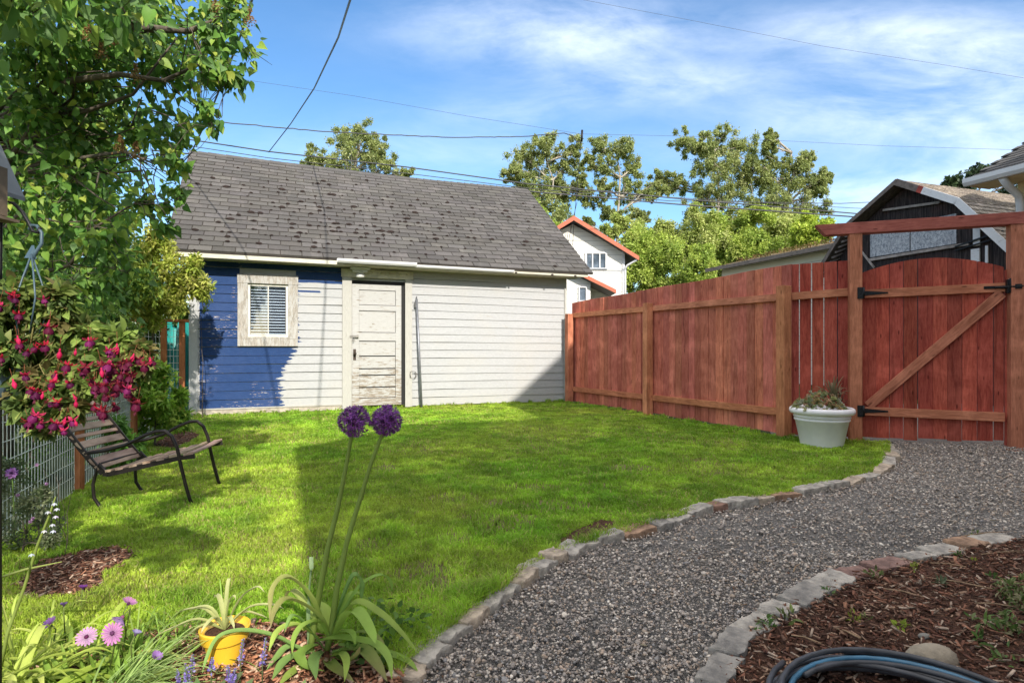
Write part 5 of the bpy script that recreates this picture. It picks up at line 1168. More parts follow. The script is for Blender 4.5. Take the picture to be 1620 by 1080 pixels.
# ================================================================== wire fences
M_wire=mat('galvanised_wire',(.70,.74,.70),.4,.1,10,bump=0,metal=.3); M_cedar=stain('cedar_post',(.26,.095,.035),(.42,.17,.065),(4,4,.5))
wf=thing('wire_fence','low welded-wire fence with a cedar post, behind the bench','fence',tuple(WF1)); mb=MB()
def meshgrid(mb,a,b,z0,z1,dx,dz,r,wav=.006):
    L=(b-a).length; n=int(L/dx)
    for i in range(n+1): p=a.lerp(b,i/n); mb.tube([p+Vector((0,0,z0)),p+Vector((0,0,z1))],r,4,cap=False)
    k=int((z1-z0)/dz)
    for j in range(k+1):
        z=z0+(z1-z0)*j/k; mb.tube([a.lerp(b,i/8)+Vector((0,0,z+random.uniform(-wav,wav))) for i in range(9)],r,4,cap=False)
meshgrid(mb,WF0,WF1,.02,.80,.052,.105,.0029); meshgrid(mb,WF1,WF1.lerp(WF2,.62),.02,.80,.052,.105,.0029); mb.build('wire_mesh',M_wire,wf)
for p in (WF1,WF1.lerp(WF2,.36),WF0+Vector((-.02,0,0))):
    mb=MB(); q=p+Vector((.03,-.01,0)); mb.box((q.x,q.y,.42),(.05,.05,.96),None,tone(.1)); mb.build('post',M_cedar,wf,bevel=.003)
tf=thing('wire_fence','tall cedar-framed wire mesh fence joining the left corner of the shed','fence',tuple(SHL-U*.08+Vector((0,0,0))),ROT)
for x in (-.03,-.29,-.60,-1.0,-1.5):
    mb=MB(); mb.box((x,0,.76),(.085,.07,1.56),None,tone(.1)); mb.build('post',M_cedar,tf,world=False,bevel=.003)
mb=MB(); mb.box((-.8,0,1.56),(1.75,.10,.045),None,tone(.1)); mb.build('rail',M_cedar,tf,world=False,bevel=.003)
mb=MB(); meshgrid(mb,Vector((-1.6,-.02,0)),Vector((.0,-.02,0)),.05,1.5,.05,.10,.0028); mb.build('wire_mesh',M_wire,tf,world=False)
shrub('garden_shrub','green shrub filling the gap behind the tall wire fence, left of the shed',[(130,470,40),(180,480,40),(225,500,34),(265,480,26),(285,440,22),(240,440,34),(190,430,40),(215,560,34),(255,590,26),(285,580,20),(180,560,36),(270,620,22),(290,500,16)],11.0,9000,[(.12,.22,.04),(.18,.30,.05),(.26,.36,.06)],.10,stem=.02)
tl=thing('teal_tarp','bright teal tarp glimpsed through the tall wire fence by the shed','tarp',tuple(P(272,500,10.4).xy.to_3d()))
mb=MB(); gx=8; 
vs=[];fs=[]
for i in range(gx+1):
    for j in range(gx+1): vs.append((-.32+i*.7/gx, .25*math.sin(i*1.1)+random.uniform(-.06,.06)+ (j/gx)*.4, 1.62*j/gx+random.uniform(-.04,.04)))
for i in range(gx):
    for j in range(gx): a=i*(gx+1)+j; fs.append((a,a+gx+1,a+gx+2,a+1))
vs2=[(x,y+.9,z*.9) for x,y,z in vs]; m0=len(vs); mb.add(vs+vs2,fs+[tuple(k+m0 for k in f) for f in fs]+[(i*(gx+1)+gx,(i+1)*(gx+1)+gx,(i+1)*(gx+1)+gx+m0,i*(gx+1)+gx+m0) for i in range(gx)],(1,1,1),True)
mb.build('cover',mat('teal_plastic',(.015,.24,.22),.45,.2,3,bump=.4,bscale=6),tl,world=False)

shrub('garden_shrub','dark green shrub low behind the tall wire fence, far left of the shed',[(150,520,40),(200,530,32),(120,500,40),(240,545,26),(160,480,34),(100,560,40),(60,520,40),(210,470,26),(255,520,16)],10.2,7000,[(.10,.20,.04),(.16,.28,.05),(.07,.15,.035)],.09,stem=.02)
# ================================================================== bench
def bench():
    nf_=Vector((-2.28,4.14,0)); ff_=Vector((-2.37,4.72,0)); nr=Vector((-2.84,4.03,0)); fr_=Vector((-2.86,4.51,0))
    def pl_(f,side):   # f across (0 back leg, 1 front leg) , side 0 near 1 far
        return (nr.lerp(fr_,side)).lerp(nf_.lerp(ff_,side),f)
    b=thing('garden_bench','reclined garden bench with brown wooden slats and curved black metal arms','bench',(-2.6,4.35,0))
    def pt(side,f,z): p=pl_(f,side); return Vector((p.x,p.y,z))
    M_met=mat('black_bronze_metal',(.030,.024,.022),.38,.2,20,bump=.05,metal=.55); M_sl=mat('bench_slat',(.28,.17,.12),.65,.3,5,(3,.8,3),bump=.4,attr=True,base2=(.46,.33,.25))
    for s_ in (0,1):
        mb=MB()   # arm and front leg in one bent tube: back of arm, sweep forward, over and down to the foot
        Y=pl_(.5,s_).y; dpt=[]
        arm=[(-.16,.385),(.05,.40),(.28,.435),(.50,.50),(.62,.525),(.72,.525),(.80,.485),(.86,.40),(.90,.28),(.95,.15),(1.0,.04),(1.03,.0)]
        mb.tube([pt(s_,f,z) for f,z in arm],[.0125]*len(arm),8); 
        mb.build('arm_and_front_leg',M_met,b)
        mb=MB()
        rear=[(-.02,.0),(-.06,.02),(-.12,.08),(-.13,.17),(-.09,.27),(-.06,.31),(-.01,.27),(.04,.245)] if True else 0
        mb.tube([pt(s_,f+.06,z) for f,z in rear],.0115,8); mb.build('rear_leg',M_met,b)
        mb=MB()   # side rail: seat rail and back upright
        side_=[(1.06,.345),(.9,.335),(.6,.300),(.3,.262),(.10,.238),(.04,.245),(-.05,.30),(-.18,.40),(-.36,.55),(-.50,.68)]
        q=[pt(s_,f,z) for f,z in side_]; 
        for a_,c_ in zip(q[:-1],q[1:]): mb.bar(a_,c_,.016,.034)
        mb.build('side_rail',M_met,b)
    def slat(f,z,w,ang,name='back_slat',curve=0,c=None):
        mb=MB(); c=c or tone(.2); a_=pt(-.02,f,z); e_=pt(1.02,f,z); ax=(e_-a_).normalized(); back=(pt(.5,1,0)-pt(.5,0,0)).normalized()
        u_=back*math.cos(ang)+Vector((0,0,1))*math.sin(ang); nrm_=ax.cross(u_).normalized(); n=8; vs=[];fs=[]
        for i in range(n+1):
            t_=i/n; bow=nrm_*0+Vector((0,0,1))*curve*math.sin(math.pi*t_)+(-back*.012*math.sin(math.pi*t_) if name=='back_slat' else Vector((0,0,-.006*math.sin(math.pi*t_))))
            for du,dn in ((-w/2,-.007),(w/2,-.007),(w/2,.007),(-w/2,.007)): vs.append(a_.lerp(e_,t_)+bow*(1 if du>0 or curve==0 else 0)+u_*du+nrm_*dn)
        for i in range(n):
            for k in range(4): fs.append((i*4+k,i*4+(k+1)%4,i*4+4+(k+1)%4,i*4+4+k))
        fs+=[(0,1,2,3),(n*4+3,n*4+2,n*4+1,n*4)]; mb.add(vs,fs,c); mb.build(name,M_sl,b,bevel=.002)
    A_=math.atan2(.43,-.50*.57)
    bs=[(.00,.275,.030),(-.055,.315,.052),(-.13,.375,.026),(-.20,.430,.052),(-.27,.485,.026),(-.34,.54,.050),(-.40,.585,.028),(-.465,.64,.045)]
    for f,z,w_ in bs: slat(f-.02,z+.008,w_,A_)
    slat(-.545,.705,.05,A_,curve=.03)
    for f,z,w_ in ((.10,.262,.03),(.22,.275,.045),(.37,.292,.045),(.52,.312,.045),(.67,.330,.045),(.82,.350,.045),(.99,.362,.060)): slat(f,z,w_,math.atan2(.10,.57),'seat_slat')
    mb=MB(); mb.tube([pt(0,-.06,.30),pt(1,-.06,.30)],.010,6); mb.build('cross_bar',M_met,b)
bench()

# ================================================================== shepherd hook, bird feeder, hanging fuchsia
hk=thing('shepherd_hook','black shepherd hook pole at the left edge holding the fuchsia basket','plant hook',(-1.395,1.6,0))
mb=MB(); x0=-1.392
mb.tube([(x0-.008,1.6,-.05),(x0-.008,1.6,1.2),(x0-.006,1.6,1.44),P(8,318,1.6),P(22,322,1.6),P(35,335,1.6),P(45,352,1.6),P(52,366,1.6),P(60,368,1.6),P(64,360,1.6)],.0048,8); mb.build('pole',M_blk,hk)
hb_=thing('hanging_basket','hanging fuchsia basket with magenta and purple flowers and trailing leaves','hanging basket',tuple(P(58,360,1.6)))
M_grp=mat('grey_blue_plastic',(.06,.10,.13),.45,.1); M_gpl=M_grp
mb=MB(); mb.tube([P(46,364,1.6),P(50,356,1.6),P(58,357,1.6),P(66,368,1.6),P(66,385,1.6),P(57,398,1.6),P(52,412,1.6)],.0042,8); mb.add([P(45,408,1.6),P(54,388,1.6),P(58,410,1.6),P(38,408,1.61),P(50,388,1.605)],[(0,1,2),(0,2,3),(1,0,3,4)])
cpos=P(38,590,1.62)
for (x,y,Y) in ((22,480,1.55),(56,470,1.52),(78,485,1.58),(30,470,1.72)):
    e=P(x,y,Y); mb.tube([P(50,402,1.6),P(50,402,1.6).lerp(e,.5)+Vector((0,0,.004)),e,cpos.lerp(e,.55)],.0022,6)
mb.build('hanger',M_grp,hb_)
mb=MB(); mb.lathe([(.06,-.10),(.10,.0),(.11,.02),(.10,.015),(.09,-.01),(0,-.01)],tuple(cpos+Vector((-.06,.05,0))),20); mb.build('pot',M_gpl,hb_)
FG=[(.26,.36,.08),(.32,.38,.10),(.20,.30,.07),(.14,.20,.045),(.19,.24,.06),(.10,.15,.04),(.24,.27,.09),(.20,.17,.06),(.07,.12,.03)]
bl=[(20,480,40,1.6),(70,500,42,1.62),(10,540,46,1.6),(60,560,50,1.65),(110,530,44,1.62),(120,590,40,1.6),(160,550,36,1.62),(80,620,36,1.58),(190,585,30,1.6),(150,610,28,1.6),(30,600,44,1.62),(100,470,22,1.6),(215,565,20,1.6),(40,650,20,1.55),(110,645,18,1.55),(-40,520,60,1.6),(70,670,12,1.52),(185,545,26,1.62)]
cs=[];rs=[]
for (x,y,r,Y) in bl:
    for k in range(6): rr=r*Y/F; cs.append(tuple(P(x,y,Y)+Vector([random.gauss(0,1) for _ in range(3)]).normalized()*rr*random.uniform(.2,.8))); rs.append(rr*.5)
V,c=clump_leaves(cs,rs,FUCN/len(cs),.038,LANCE_V*np.array([1.5,1,1]),FG,.35,shell=.3); 
np_mesh('foliage',V,LANCE_F,LEAF,hb_,c,smooth=True,loc=tuple(org(hb_)))
mb=MB()
for k in range(44): a=cpos+Vector((random.uniform(-.08,.06),random.uniform(-.05,.1),.0)); q=Vector(random.choice(cs)); m1=a.lerp(q,.45)+Vector((0,0,.07)); mb.tube([a,m1,q,q+Vector((0,0,-.02))],[.0022,.002,.0014,.001],4,(.30,.26,.10))
mb.build('stems',LEAFMAT,hb_)
def fuchsia_mesh(red,pur,bud=False):
    mb=MB(); 
    mb.tube([(0,0,.045),(.001,0,.022),(0,0,.0)],.0007,4,(.35,.12,.06))
    mb.lathe([(.001,0),(.0035,-.003),(.0028,-.010),(.0035,-.018)],(0,0,0),8,red,cap=False)
    if bud: mb.lathe([(.0035,-.012),(.008,-.022),(.0085,-.030),(.004,-.040),(0,-.044)],(0,0,0),9,red,cap=False); return mb
    for i in range(4):
        a=i*math.pi/2+.3; d=Vector((math.cos(a),math.sin(a),0)); mb.strap([Vector((0,0,-.015))+d*.003,Vector((0,0,-.017))+d*.014,Vector((0,0,-.011))+d*.026,Vector((0,0,-.002))+d*.032],.012,red,fold=.2,sub=3,side=d.cross(Vector((0,0,1))))
    n=14; vs=[];fs=[]
    for j,(r,z) in enumerate(((.004,-.016),(.010,-.022),(.0145,-.032),(.014,-.042))):
        for k in range(n): a=2*math.pi*k/n; w_=1+(.22*math.cos(k*math.pi)*(j/3)); vs.append((r*w_*math.cos(a),r*w_*math.sin(a),z+.003*math.cos(k*math.pi)*(j/3)))
    for j in range(3):
        for k in range(n): fs.append((j*n+k,j*n+(k+1)%n,(j+1)*n+(k+1)%n,(j+1)*n+k))
    mb.add(vs,fs,pur,True)
    for k in range(5): a=k*1.26; mb.tube([(0,0,-.03),(.004*math.cos(a),.004*math.sin(a),-.058-.004*(k%2))],.0005,3,(.6,.1,.25))
    return mb
fl=[]
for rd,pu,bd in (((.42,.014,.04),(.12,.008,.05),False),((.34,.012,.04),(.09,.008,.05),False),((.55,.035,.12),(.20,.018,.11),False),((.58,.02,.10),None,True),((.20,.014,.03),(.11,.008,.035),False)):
    mb=fuchsia_mesh(rd,pu,bd); o=mb.build('fuchsia_flower',PETAL,hb_,world=False); fl.append(o)
FS=[(20,470),(12,478),(0,485),(65,512),(78,515),(55,520),(30,500),(10,540),(30,545),(45,560),(62,555),(70,548),(140,542),(128,535),(68,478),(88,472),(200,575),(212,568),(222,572),(228,580),(235,575),(190,580),(160,590),(172,592),(178,585),(130,592),(135,583),(160,580),(80,612),(52,620),(60,622),(68,628),(90,600),(105,610),(100,590),(110,580),(150,612),(155,622),(165,612),(170,600),(182,605),(142,606),(185,620),(196,615),(205,618),(212,636),(218,640),(178,645),(160,650),(165,655),(150,645),(62,660),(45,670),(66,672),(100,672),(112,668),(92,675),(100,685),(118,672),(104,668),(90,640),(120,640),(115,632),(75,640),(40,598),(20,608),(2,570),(30,520),(175,560),(185,552),(120,560),(95,560),(208,596),(172,630),(192,596)]
k=0
for i,(x,y) in enumerate(FS):
    if y<545 and i%2: continue
    for j in range(1 if i%4 else 2):
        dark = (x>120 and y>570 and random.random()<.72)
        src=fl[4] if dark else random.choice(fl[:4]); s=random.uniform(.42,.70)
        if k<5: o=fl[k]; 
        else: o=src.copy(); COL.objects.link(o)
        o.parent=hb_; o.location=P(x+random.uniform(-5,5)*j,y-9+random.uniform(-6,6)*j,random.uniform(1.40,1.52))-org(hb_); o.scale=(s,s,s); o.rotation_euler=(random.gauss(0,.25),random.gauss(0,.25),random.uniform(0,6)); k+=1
        if k>=98: break
    if k>=98: break
bf=thing('bird_feeder','grey sloping feeder roof hanging at the left edge above the hook','bird feeder',tuple(P(-28,250,1.55)))
mb=MB(); ap=P(-34,215,1.6); rt=P(6,302,1.6); lf=P(-74,302,1.6)
mb.prism([ap,rt,rt+Vector((0,0,-.012)),ap+Vector((0,0,-.02)),lf+Vector((0,0,-.012)),lf],(0,-.05,0),(0,.07,0)); mb.build('roof',mat('grey_metal_roof',(.22,.23,.23),.5,.1),bf,bevel=.001)
mb=MB(); mb.box(tuple(P(-30,300,1.56)),(.09,.06,.13)); mb.box(tuple(P(-30,345,1.56)),(.13,.09,.008)); mb.build('body',mat('feeder_wood',(.16,.12,.08),.8,.2),bf)
mb=MB(); mb.tube([ap+Vector((0,0,0)),ap+Vector((0,.03,.35)),ap+Vector((.01,.08,.62))],.0015,5); mb.build('hanging_wire',M_blk,bf)

# ================================================================== alliums
aY=2.09
def apx(l,z0=aY,dz=0): 
    n=len(l)-1; return [P(x,y,z0+dz*(i/n)) for i,(x,y) in enumerate(l)]
al=thing('allium','two tall round purple alliums on long stems rising from one clump of strappy leaves','flower',(-.70,2.10,0))
for pts,dz in (([(491,1030),(495,1000),(504,945),(519,865),(535,800),(548,735),(556,690),(561,672)],-.02),([(517,1030),(525,990),(533,930),(548,860),(566,800),(588,730),(604,688),(611,672)],.03)):
    mb=MB(); q=apx(pts,aY,dz); m=len(q); k=[.0115,.0115,.0108,.0095,.0085,.007,.0062,.006]; mb.tube(q,k,10,(.30,.40,.09)); mb.build('stem',LEAFMAT,al)
    c=q[-1]+Vector((.001,0,.0)); c=P(561,666,aY-.02) if dz<0 else P(612,665,aY+.03)
    n=260; d=nrm(rng.normal(size=(n,3))); rad=.040+.012*rng.random(n); V=[];C=[]
    cp=np.array(c)
    for k6 in range(6):
        an=k6*math.pi/3+rng.random(n)*.5; b1=nrm(np.cross(d,rng.normal(size=(n,3)))); b2=np.cross(d,b1); dd=d*.55+np.cos(an)[:,None]*b1+np.sin(an)[:,None]*b2
        V.append(scatter(DIA_V*np.array([.34,1,1]),cp+d*rad[:,None],frames(dd,d),.0145+.006*rng.random(n))); C.append(jcol((.25,.075,.32),n,.5,.12))
    ped=np.array([(-.02,0,0),(.02,0,0),(.02,1,0),(-.02,1,0)]); V4=scatter(ped,np.tile(cp,(n,1)),frames(d,rng.normal(size=(n,3))),rad)
    hd=np_mesh('flower_head',np.concatenate(V),DIA_F,PETAL,al,np.concatenate(C),loc=tuple(org(al)))
    np_mesh('florets_stalks',V4,[(0,1,2,3)],PETAL,hd,jcol((.13,.05,.16),n,.3),loc=tuple(org(al)))
    mb=MB(); mb.lathe([(0,-.012),(.009,-.008),(.012,0),(.009,.008),(0,.012)],tuple(c),10,(.12,.06,.12)); mb.build('flower_core',PETAL,hd)
AL=[([(505,1010),(470,990),(440,1000),(425,1030)],.024,-.15),([(535,1020),(590,1030),(640,1045),(662,1062)],.026,-.12),([(510,1000),(485,960),(462,935),(448,950)],.022,.12),([(530,1000),(548,960),(560,940),(580,950),(585,985)],.024,.12),([(515,1040),(530,1060),(560,1078)],.03,-.3),([(500,1030),(455,1045),(430,1075)],.028,-.2),([(517,1005),(498,961),(478,930),(452,914),(431,935),(426,981)],.026,-.18),([(519,1002),(504,976),(478,956),(452,949),(434,968),(428,992)],.024,-.25),
 ([(524,1002),(545,945),(561,911),(571,924),(572,953)],.026,.05),([(530,990),(568,930),(602,910),(618,922),(620,935)],.016,.2),([(528,1000),(561,956),(597,971),(633,1002),(664,1036)],.030,-.05),
 ([(530,1008),(550,974),(566,971),(587,1002),(594,1018)],.034,-.2),([(498,1015),(530,1011),(566,1015),(597,1023),(615,1044),(620,1074)],.028,-.28),([(520,1035),(566,1028),(592,1049),(613,1078)],.036,-.2),
 ([(510,1035),(475,1028),(439,1010),(405,1001),(372,1000),(345,1010),(328,1040),(320,1064)],.022,-.22),([(500,1040),(460,1025),(439,1041),(421,1060)],.026,-.1),([(505,1020),(488,1026),(474,1040),(486,1057),(514,1061)],.026,-.2),
 ([(520,1010),(540,1000),(558,1003),(562,1020)],.018,-.15),([(515,1030),(480,985),(462,975),(450,1000)],.018,-.1),([(525,1030),(545,1045),(562,1040),(570,1022)],.022,-.25),([(520,1000),(515,970),(507,950)],.030,.1),([(523,1004),(524,980),(520,962)],.026,.15),
 ([(520,1040),(540,1035),(548,1050),(545,1078)],.020,-.3),([(512,1030),(497,1045),(500,1075)],.028,-.3),([(515,1045),(470,1062),(440,1085)],.030,-.25),([(520,1010),(505,985),(480,990),(465,1010),(462,1035)],.018,-.2),([(528,1020),(570,1000),(600,1012),(612,1040)],.016,-.1)]
for i,(pp_,w_,dz) in enumerate(AL):
    k=random.uniform(.85,1.2); g=random.choice([(.27,.42,.08),(.32,.47,.09),(.23,.37,.10),(.38,.50,.10)]); mb=MB(); mb.strap(apx(pp_,aY,dz),w_*1.4,tuple(x*k for x in g),fold=.28,sub=6,col2=random.choice([None,None,(.34,.30,.12)])); mb.build('leaf',LEAFMAT,al)
mb=MB(); mb.strap(apx([(488,1018),(489,955),(493,904),(493,880)],aY,0),.015,(.22,.33,.13),fold=.3,tip=False,col2=(.40,.52,.28)); mb.build('leaf',LEAFMAT,al,label='upright pale leaf with a cut square tip')
wd_=thing('weeds','low broad-leaved weeds in long grass at the lawn edge right of the allium','weed',tuple(G(640,1020)))
V,c=clump_leaves([tuple(G(x,y)+Vector((0,0,.05))) for x,y in ((600,985),(625,1000),(650,1008),(610,1015),(560,1062),(575,1045),(605,1050))],[.07]*7,26,.030,OVAL_V,[(.16,.27,.05),(.10,.19,.04)],.1)
np_mesh('leaves',V,OVAL_F,LEAF,wd_,c,loc=tuple(org(wd_)))

# ================================================================== foreground bed, lower left
def leafy_clump(name,label,base,n,L,w,col,col2,elr=(.3,1.2),aim=None,cat='plant',sprd=.06,arch=.5):
    t=thing(name,label,cat,tuple(base)); mb=MB()
    for i in range(n):
        a=random.uniform(0,6.28) if aim is None else random.gauss(aim[0],aim[1]); el=random.uniform(*elr); l=L*random.uniform(.6,1.15); d=Vector((math.cos(a)*math.cos(el),math.sin(a)*math.cos(el),math.sin(el)))
        c=Vector(base)+Vector((random.gauss(0,sprd),random.gauss(0,sprd),0)); h=l*arch
        p=[c,c+d*l*.4,c+d*l*.75+Vector((0,0,-h*.22)),c+d*l*.98+Vector((0,0,-h*.62))]; 
        for q in p: q.z=max(q.z,.012)
        k=random.uniform(.7,1.3); mb.strap(p,w*random.uniform(.7,1.2),tuple(x*k for x in col),fold=.25,sub=4,col2=col2 if random.random()<.4 else None)
    mb.build('leaves',LEAFMAT,t); return t
leafy_clump('strappy_plant','clump of broad arching yellow-green leaves in the bottom left corner',Vector((-1.52,1.78,0)),95,.36,.022,(.42,.52,.09),(.58,.62,.18),(.1,1.0),sprd=.10,arch=.6)
leafy_clump('strappy_plant','broad soft bright leaves lying low at the bottom left edge',Vector((-1.40,1.66,0)),46,.30,.036,(.38,.50,.08),(.54,.58,.15),(.0,.6),sprd=.12,arch=.5)
leafy_clump('thin_leaved_plant','fountain of thin grey-green leaves right of the pink daisies',Vector((-1.24,1.78,0)),150,.34,.0058,(.32,.46,.14),(.46,.54,.2),(.15,.9),aim=(.35,.75),sprd=.04,arch=.5)
leafy_clump('thin_leaved_plant','long narrow leaves arching up at the left edge',Vector((-1.62,1.86,0)),34,.42,.011,(.44,.54,.11),(.50,.50,.16),(.6,1.4),sprd=.07,arch=.45)
sp_=thing('flower_spike','tall slanting green flower spike with small white and lilac bells, at the left','flower',tuple(G(-10,1085)))
mb=MB(); q=[P(0,1060,1.8),P(12,1000,1.8),P(38,930,1.8),P(60,860,1.78),P(78,815,1.76),P(88,785,1.75)]; mb.tube(q,[.0055,.005,.0045,.004,.003,.0015],8,(.30,.38,.09)); mb.tube([P(0,913,1.85),P(40,900,1.8),P(98,888,1.75)],[.004,.004,.001],6,(.36,.42,.12)); mb.build('stem',LEAFMAT,sp_)
for (x,y) in ((86,795),(90,803),(88,815),(83,828),(76,808),(70,838),(84,838),(50,875)):
    c=np.array(P(x,y,1.75)); n=6; an=np.arange(n)*1.05; d=np.stack([np.cos(an),np.sin(an),np.full(n,-.9)],1); np_mesh('floret',scatter(DIA_V,np.tile(c,(n,1)),frames(d,np.tile([0,0,1.],(n,1))),np.full(n,.012)),DIA_F,PETAL,sp_,jcol((.60,.60,.66),n,.15),loc=tuple(org(sp_)))
leafy_clump('pink_daisy_plant','pink and purple daisy plant in the left bed with one drooping bloom at its top','placeholder' and Vector((-1.33,1.98,0)),160,.15,.015,(.24,.38,.06),(.32,.45,.09),(.3,1.4),sprd=.09,arch=.2,cat='flower')
dp=[o for o in bpy.data.objects if o.name.startswith('pink_daisy_plant')][0]; dp['category']='flower'
def daisy(px,py,Y,r,face,col,cen,cup=.15,n=18,ball=True):
    c=np.array(P(px,py,Y)); f=nrm(np.array(face,float)); b1=nrm(np.cross(f,[0,.2,1.])); b2=np.cross(f,b1); an=np.arange(n)*2*math.pi/n
    d=np.cos(an)[:,None]*b1+np.sin(an)[:,None]*b2+f*cup; T=np.array([(-.03,.15,0),(.03,.15,0),(.13,.55,.02),(.09,.95,0),(0,1.03,-.02),(-.09,.95,0),(-.13,.55,.02)])
    V=scatter(T,np.tile(c,(n,1)),frames(d,np.tile(f,(n,1))),r*(.92+.16*rng.random(n))); cc=np.repeat(jcol(col,n,.12,.05)[:,None,:],7,1); cc[:,:2]*=.45; cc[:,3:6]*=np.array([.95,.8,.95])
    o=np_mesh('flower',V,[tuple(range(7))],PETAL,dp,cc,loc=tuple(org(dp)))
    ck=ICO_V*np.array([1,1,1]); Vc=(ck*r*.24+c+f*r*.05)[None]; np_mesh('flower_centre',Vc,ICO_F,PETAL,o,np.array([cen]),loc=tuple(org(dp)))
    mb=MB(); g=P(px+random.uniform(-14,4),min(py+55,1070),Y+.04); mb.tube([P(px,py,Y)-Vector(f)*.004,P(px,py,Y)-Vector(f)*.03,g],.0022,5,(.22,.28,.08)); mb.build('flower_stem',LEAFMAT,o)
PK=(.60,.28,.52); PU=(.17,.05,.25)
daisy(137,1007,1.86,.031,(.25,-.6,.75),(.62,.40,.58),(.12,.02,.08)); daisy(178,1001,1.84,.033,(.10,-.95,.35),PK,(.14,.04,.12),.05); daisy(203,955,1.92,.026,(.5,.1,.9),PK,(.10,.03,.09),.55); daisy(194,975,1.88,.030,(-.3,-.7,-.5),(.46,.32,.58),(.3,.1,.2),.7); daisy(214,1004,1.88,.020,(.3,.2,.8),(.36,.34,.55),(.1,.05,.1),.9); daisy(131,931,2.45,.021,(.1,.1,1),PU,(.1,.03,.1),.8); daisy(80,987,2.0,.026,(-.2,-.5,.8),(.20,.10,.30),(.1,.03,.1),.5); daisy(245,1040,1.82,.022,(.6,-.1,.7),(.40,.24,.55),(.1,.05,.1),.8); daisy(101,958,2.1,.016,(0,0,1),(.22,.14,.32),(.1,.05,.1),.9)
leafy_clump('grass_clump','thin grass-like leaves fanning over the bed behind the daisies',Vector((-1.30,2.16,0)),110,.24,.0048,(.28,.44,.08),(.3,.36,.1),(.2,1.1),aim=(.2,1.2),sprd=.10,arch=.4)
# salvia spikes
def salvia(label,spikes,base):
    t=thing('salvia',label,'flower',tuple(base))
    for (x,y0,y1,Y,ln) in spikes:
        a=P(x,y1,Y); b=P(x+ln,y0,Y); n=90; h=rng.random(n); ax=np.array(b-a); pos=np.array(a)[None]+ax[None]*h[:,None]; rnd=nrm(rng.normal(size=(n,3))); d=nrm(rnd+np.array([0,0,.6])); pos=pos+rnd*.0035*(1.2-h)[:,None]
        V=scatter(DIA_V,pos,frames(d,rng.normal(size=(n,3))),(.0065+.004*rng.random(n))*(1.25-.7*h)); o=np_mesh('flower_spike',V,DIA_F,PETAL,t,np.array([(.20,.15,.50),(.30,.24,.60),(.16,.10,.32),(.42,.38,.66)])[rng.integers(0,4,n)],loc=tuple(org(t)))
        mb=MB(); mb.tube([Vector((a.x-.005,a.y+.01,0)),a,b],.0018,5,(.16,.22,.09)); mb.build('flower_stem',LEAFMAT,o)
    n=70; bs=np.array([tuple(base)]*n)+np.stack([rng.normal(size=n)*.035*(1+.4*len(spikes)),rng.normal(size=n)*.04,.01+.05*rng.random(n)],1); d=nrm(rng.normal(size=(n,3))+np.array([0,-.2,.9]))
    np_mesh('leaves',scatter(LANCE_V*np.array([1.5,1,1]),bs,frames(d,np.tile([0,-.5,1.],(n,1))),.035+.025*rng.random(n)),LANCE_F,LEAFMAT,t,jcol((.15,.22,.08),n,.3),loc=tuple(org(t)))
salvia('purple salvia spikes left of the yellow pot',[(303,1035,1065,1.80,2),(297,1050,1080,1.78,-4),(283,1060,1085,1.78,-3)],Vector((-.98,1.74,0)))
salvia('purple salvia spikes right of the yellow pot',[(380,1010,1048,1.86,5),(415,1008,1052,1.86,6),(363,1052,1076,1.78,-3),(365,1058,1080,1.76,8),(334,1040,1062,1.78,2)],Vector((-.83,1.74,0)))
# ================================================================== weeds in the mulch bed
def weed(x,y,n,L,col,label,r=.03):
    c=G(x,y)+Vector((0,0,.02)); t=thing('weed',label,'weed',tuple(G(x,y)),0); V,cc=clump_leaves([tuple(c)],[r*.8],n,L*.72,LANCE_V,[col,tuple(v*.75 for v in col)],-.4); np_mesh('leaves',V,LANCE_F,LEAF,t,cc,loc=tuple(org(t)))
Y1=(.30,.34,.05); G1=(.12,.21,.05)
weed(1352,985,16,.040,Y1,'yellow-green weed in the middle of the mulch bed, left one of two'); weed(1425,997,16,.040,(.34,.42,.05),'bright lime weed in the middle of the mulch bed, right one of two'); weed(1372,986,10,.03,(.24,.26,.09),'straggly pale weed just right of the yellow-green one')
weed(1213,995,22,.045,G1,'green weed against the dark slabs near the hose',.04); weed(1245,988,20,.045,(.2,.25,.07),'spreading weed beside the near slabs of the mulch bed',.05); weed(1312,944,18,.04,(.16,.26,.08),'small weed sprouting between two grey slabs of the mulch bed',.03)
weed(1383,917,40,.035,(.17,.22,.06),'grassy tuft behind the maroon slabs',.06); weed(1445,905,16,.035,Y1,'yellowish weed between the maroon slab and the pale slab'); weed(1515,885,12,.035,G1,'little green weed at the orange-brown slab'); weed(1540,893,14,.03,Y1,'tiny yellow weed right of the orange-brown slab'); weed(1568,918,14,.04,G1,'broad-leaved green weed in the upper mulch bed'); weed(1490,930,16,.045,(.20,.24,.13),'pale grey-green weed in the upper mulch bed')
weed(1547,1022,16,.05,G1,'broad green weed near the right edge'); weed(1540,848,16,.03,(.16,.24,.05),'small weed in the gravel behind the last slab',.04); weed(1195,893+110,8,.03,G1,'thin weed in the gravel left of the near slabs')
bw=thing('bed_weeds','patch of green and dry weeds along the right edge of the mulch bed','weed',tuple(G(1600,1000)))
cs=[tuple(G(random.uniform(1555,1680),random.uniform(940,1060))+Vector((0,0,random.uniform(.01,.07)))) for _ in range(26)]; V,c=clump_leaves(cs,[.05]*26,26,.030,LANCE_V,[(.14,.22,.05),(.22,.26,.09),(.10,.17,.04),(.30,.27,.14)],-.1); np_mesh('leaves',V,LANCE_F,LEAF,bw,c,loc=tuple(org(bw)))

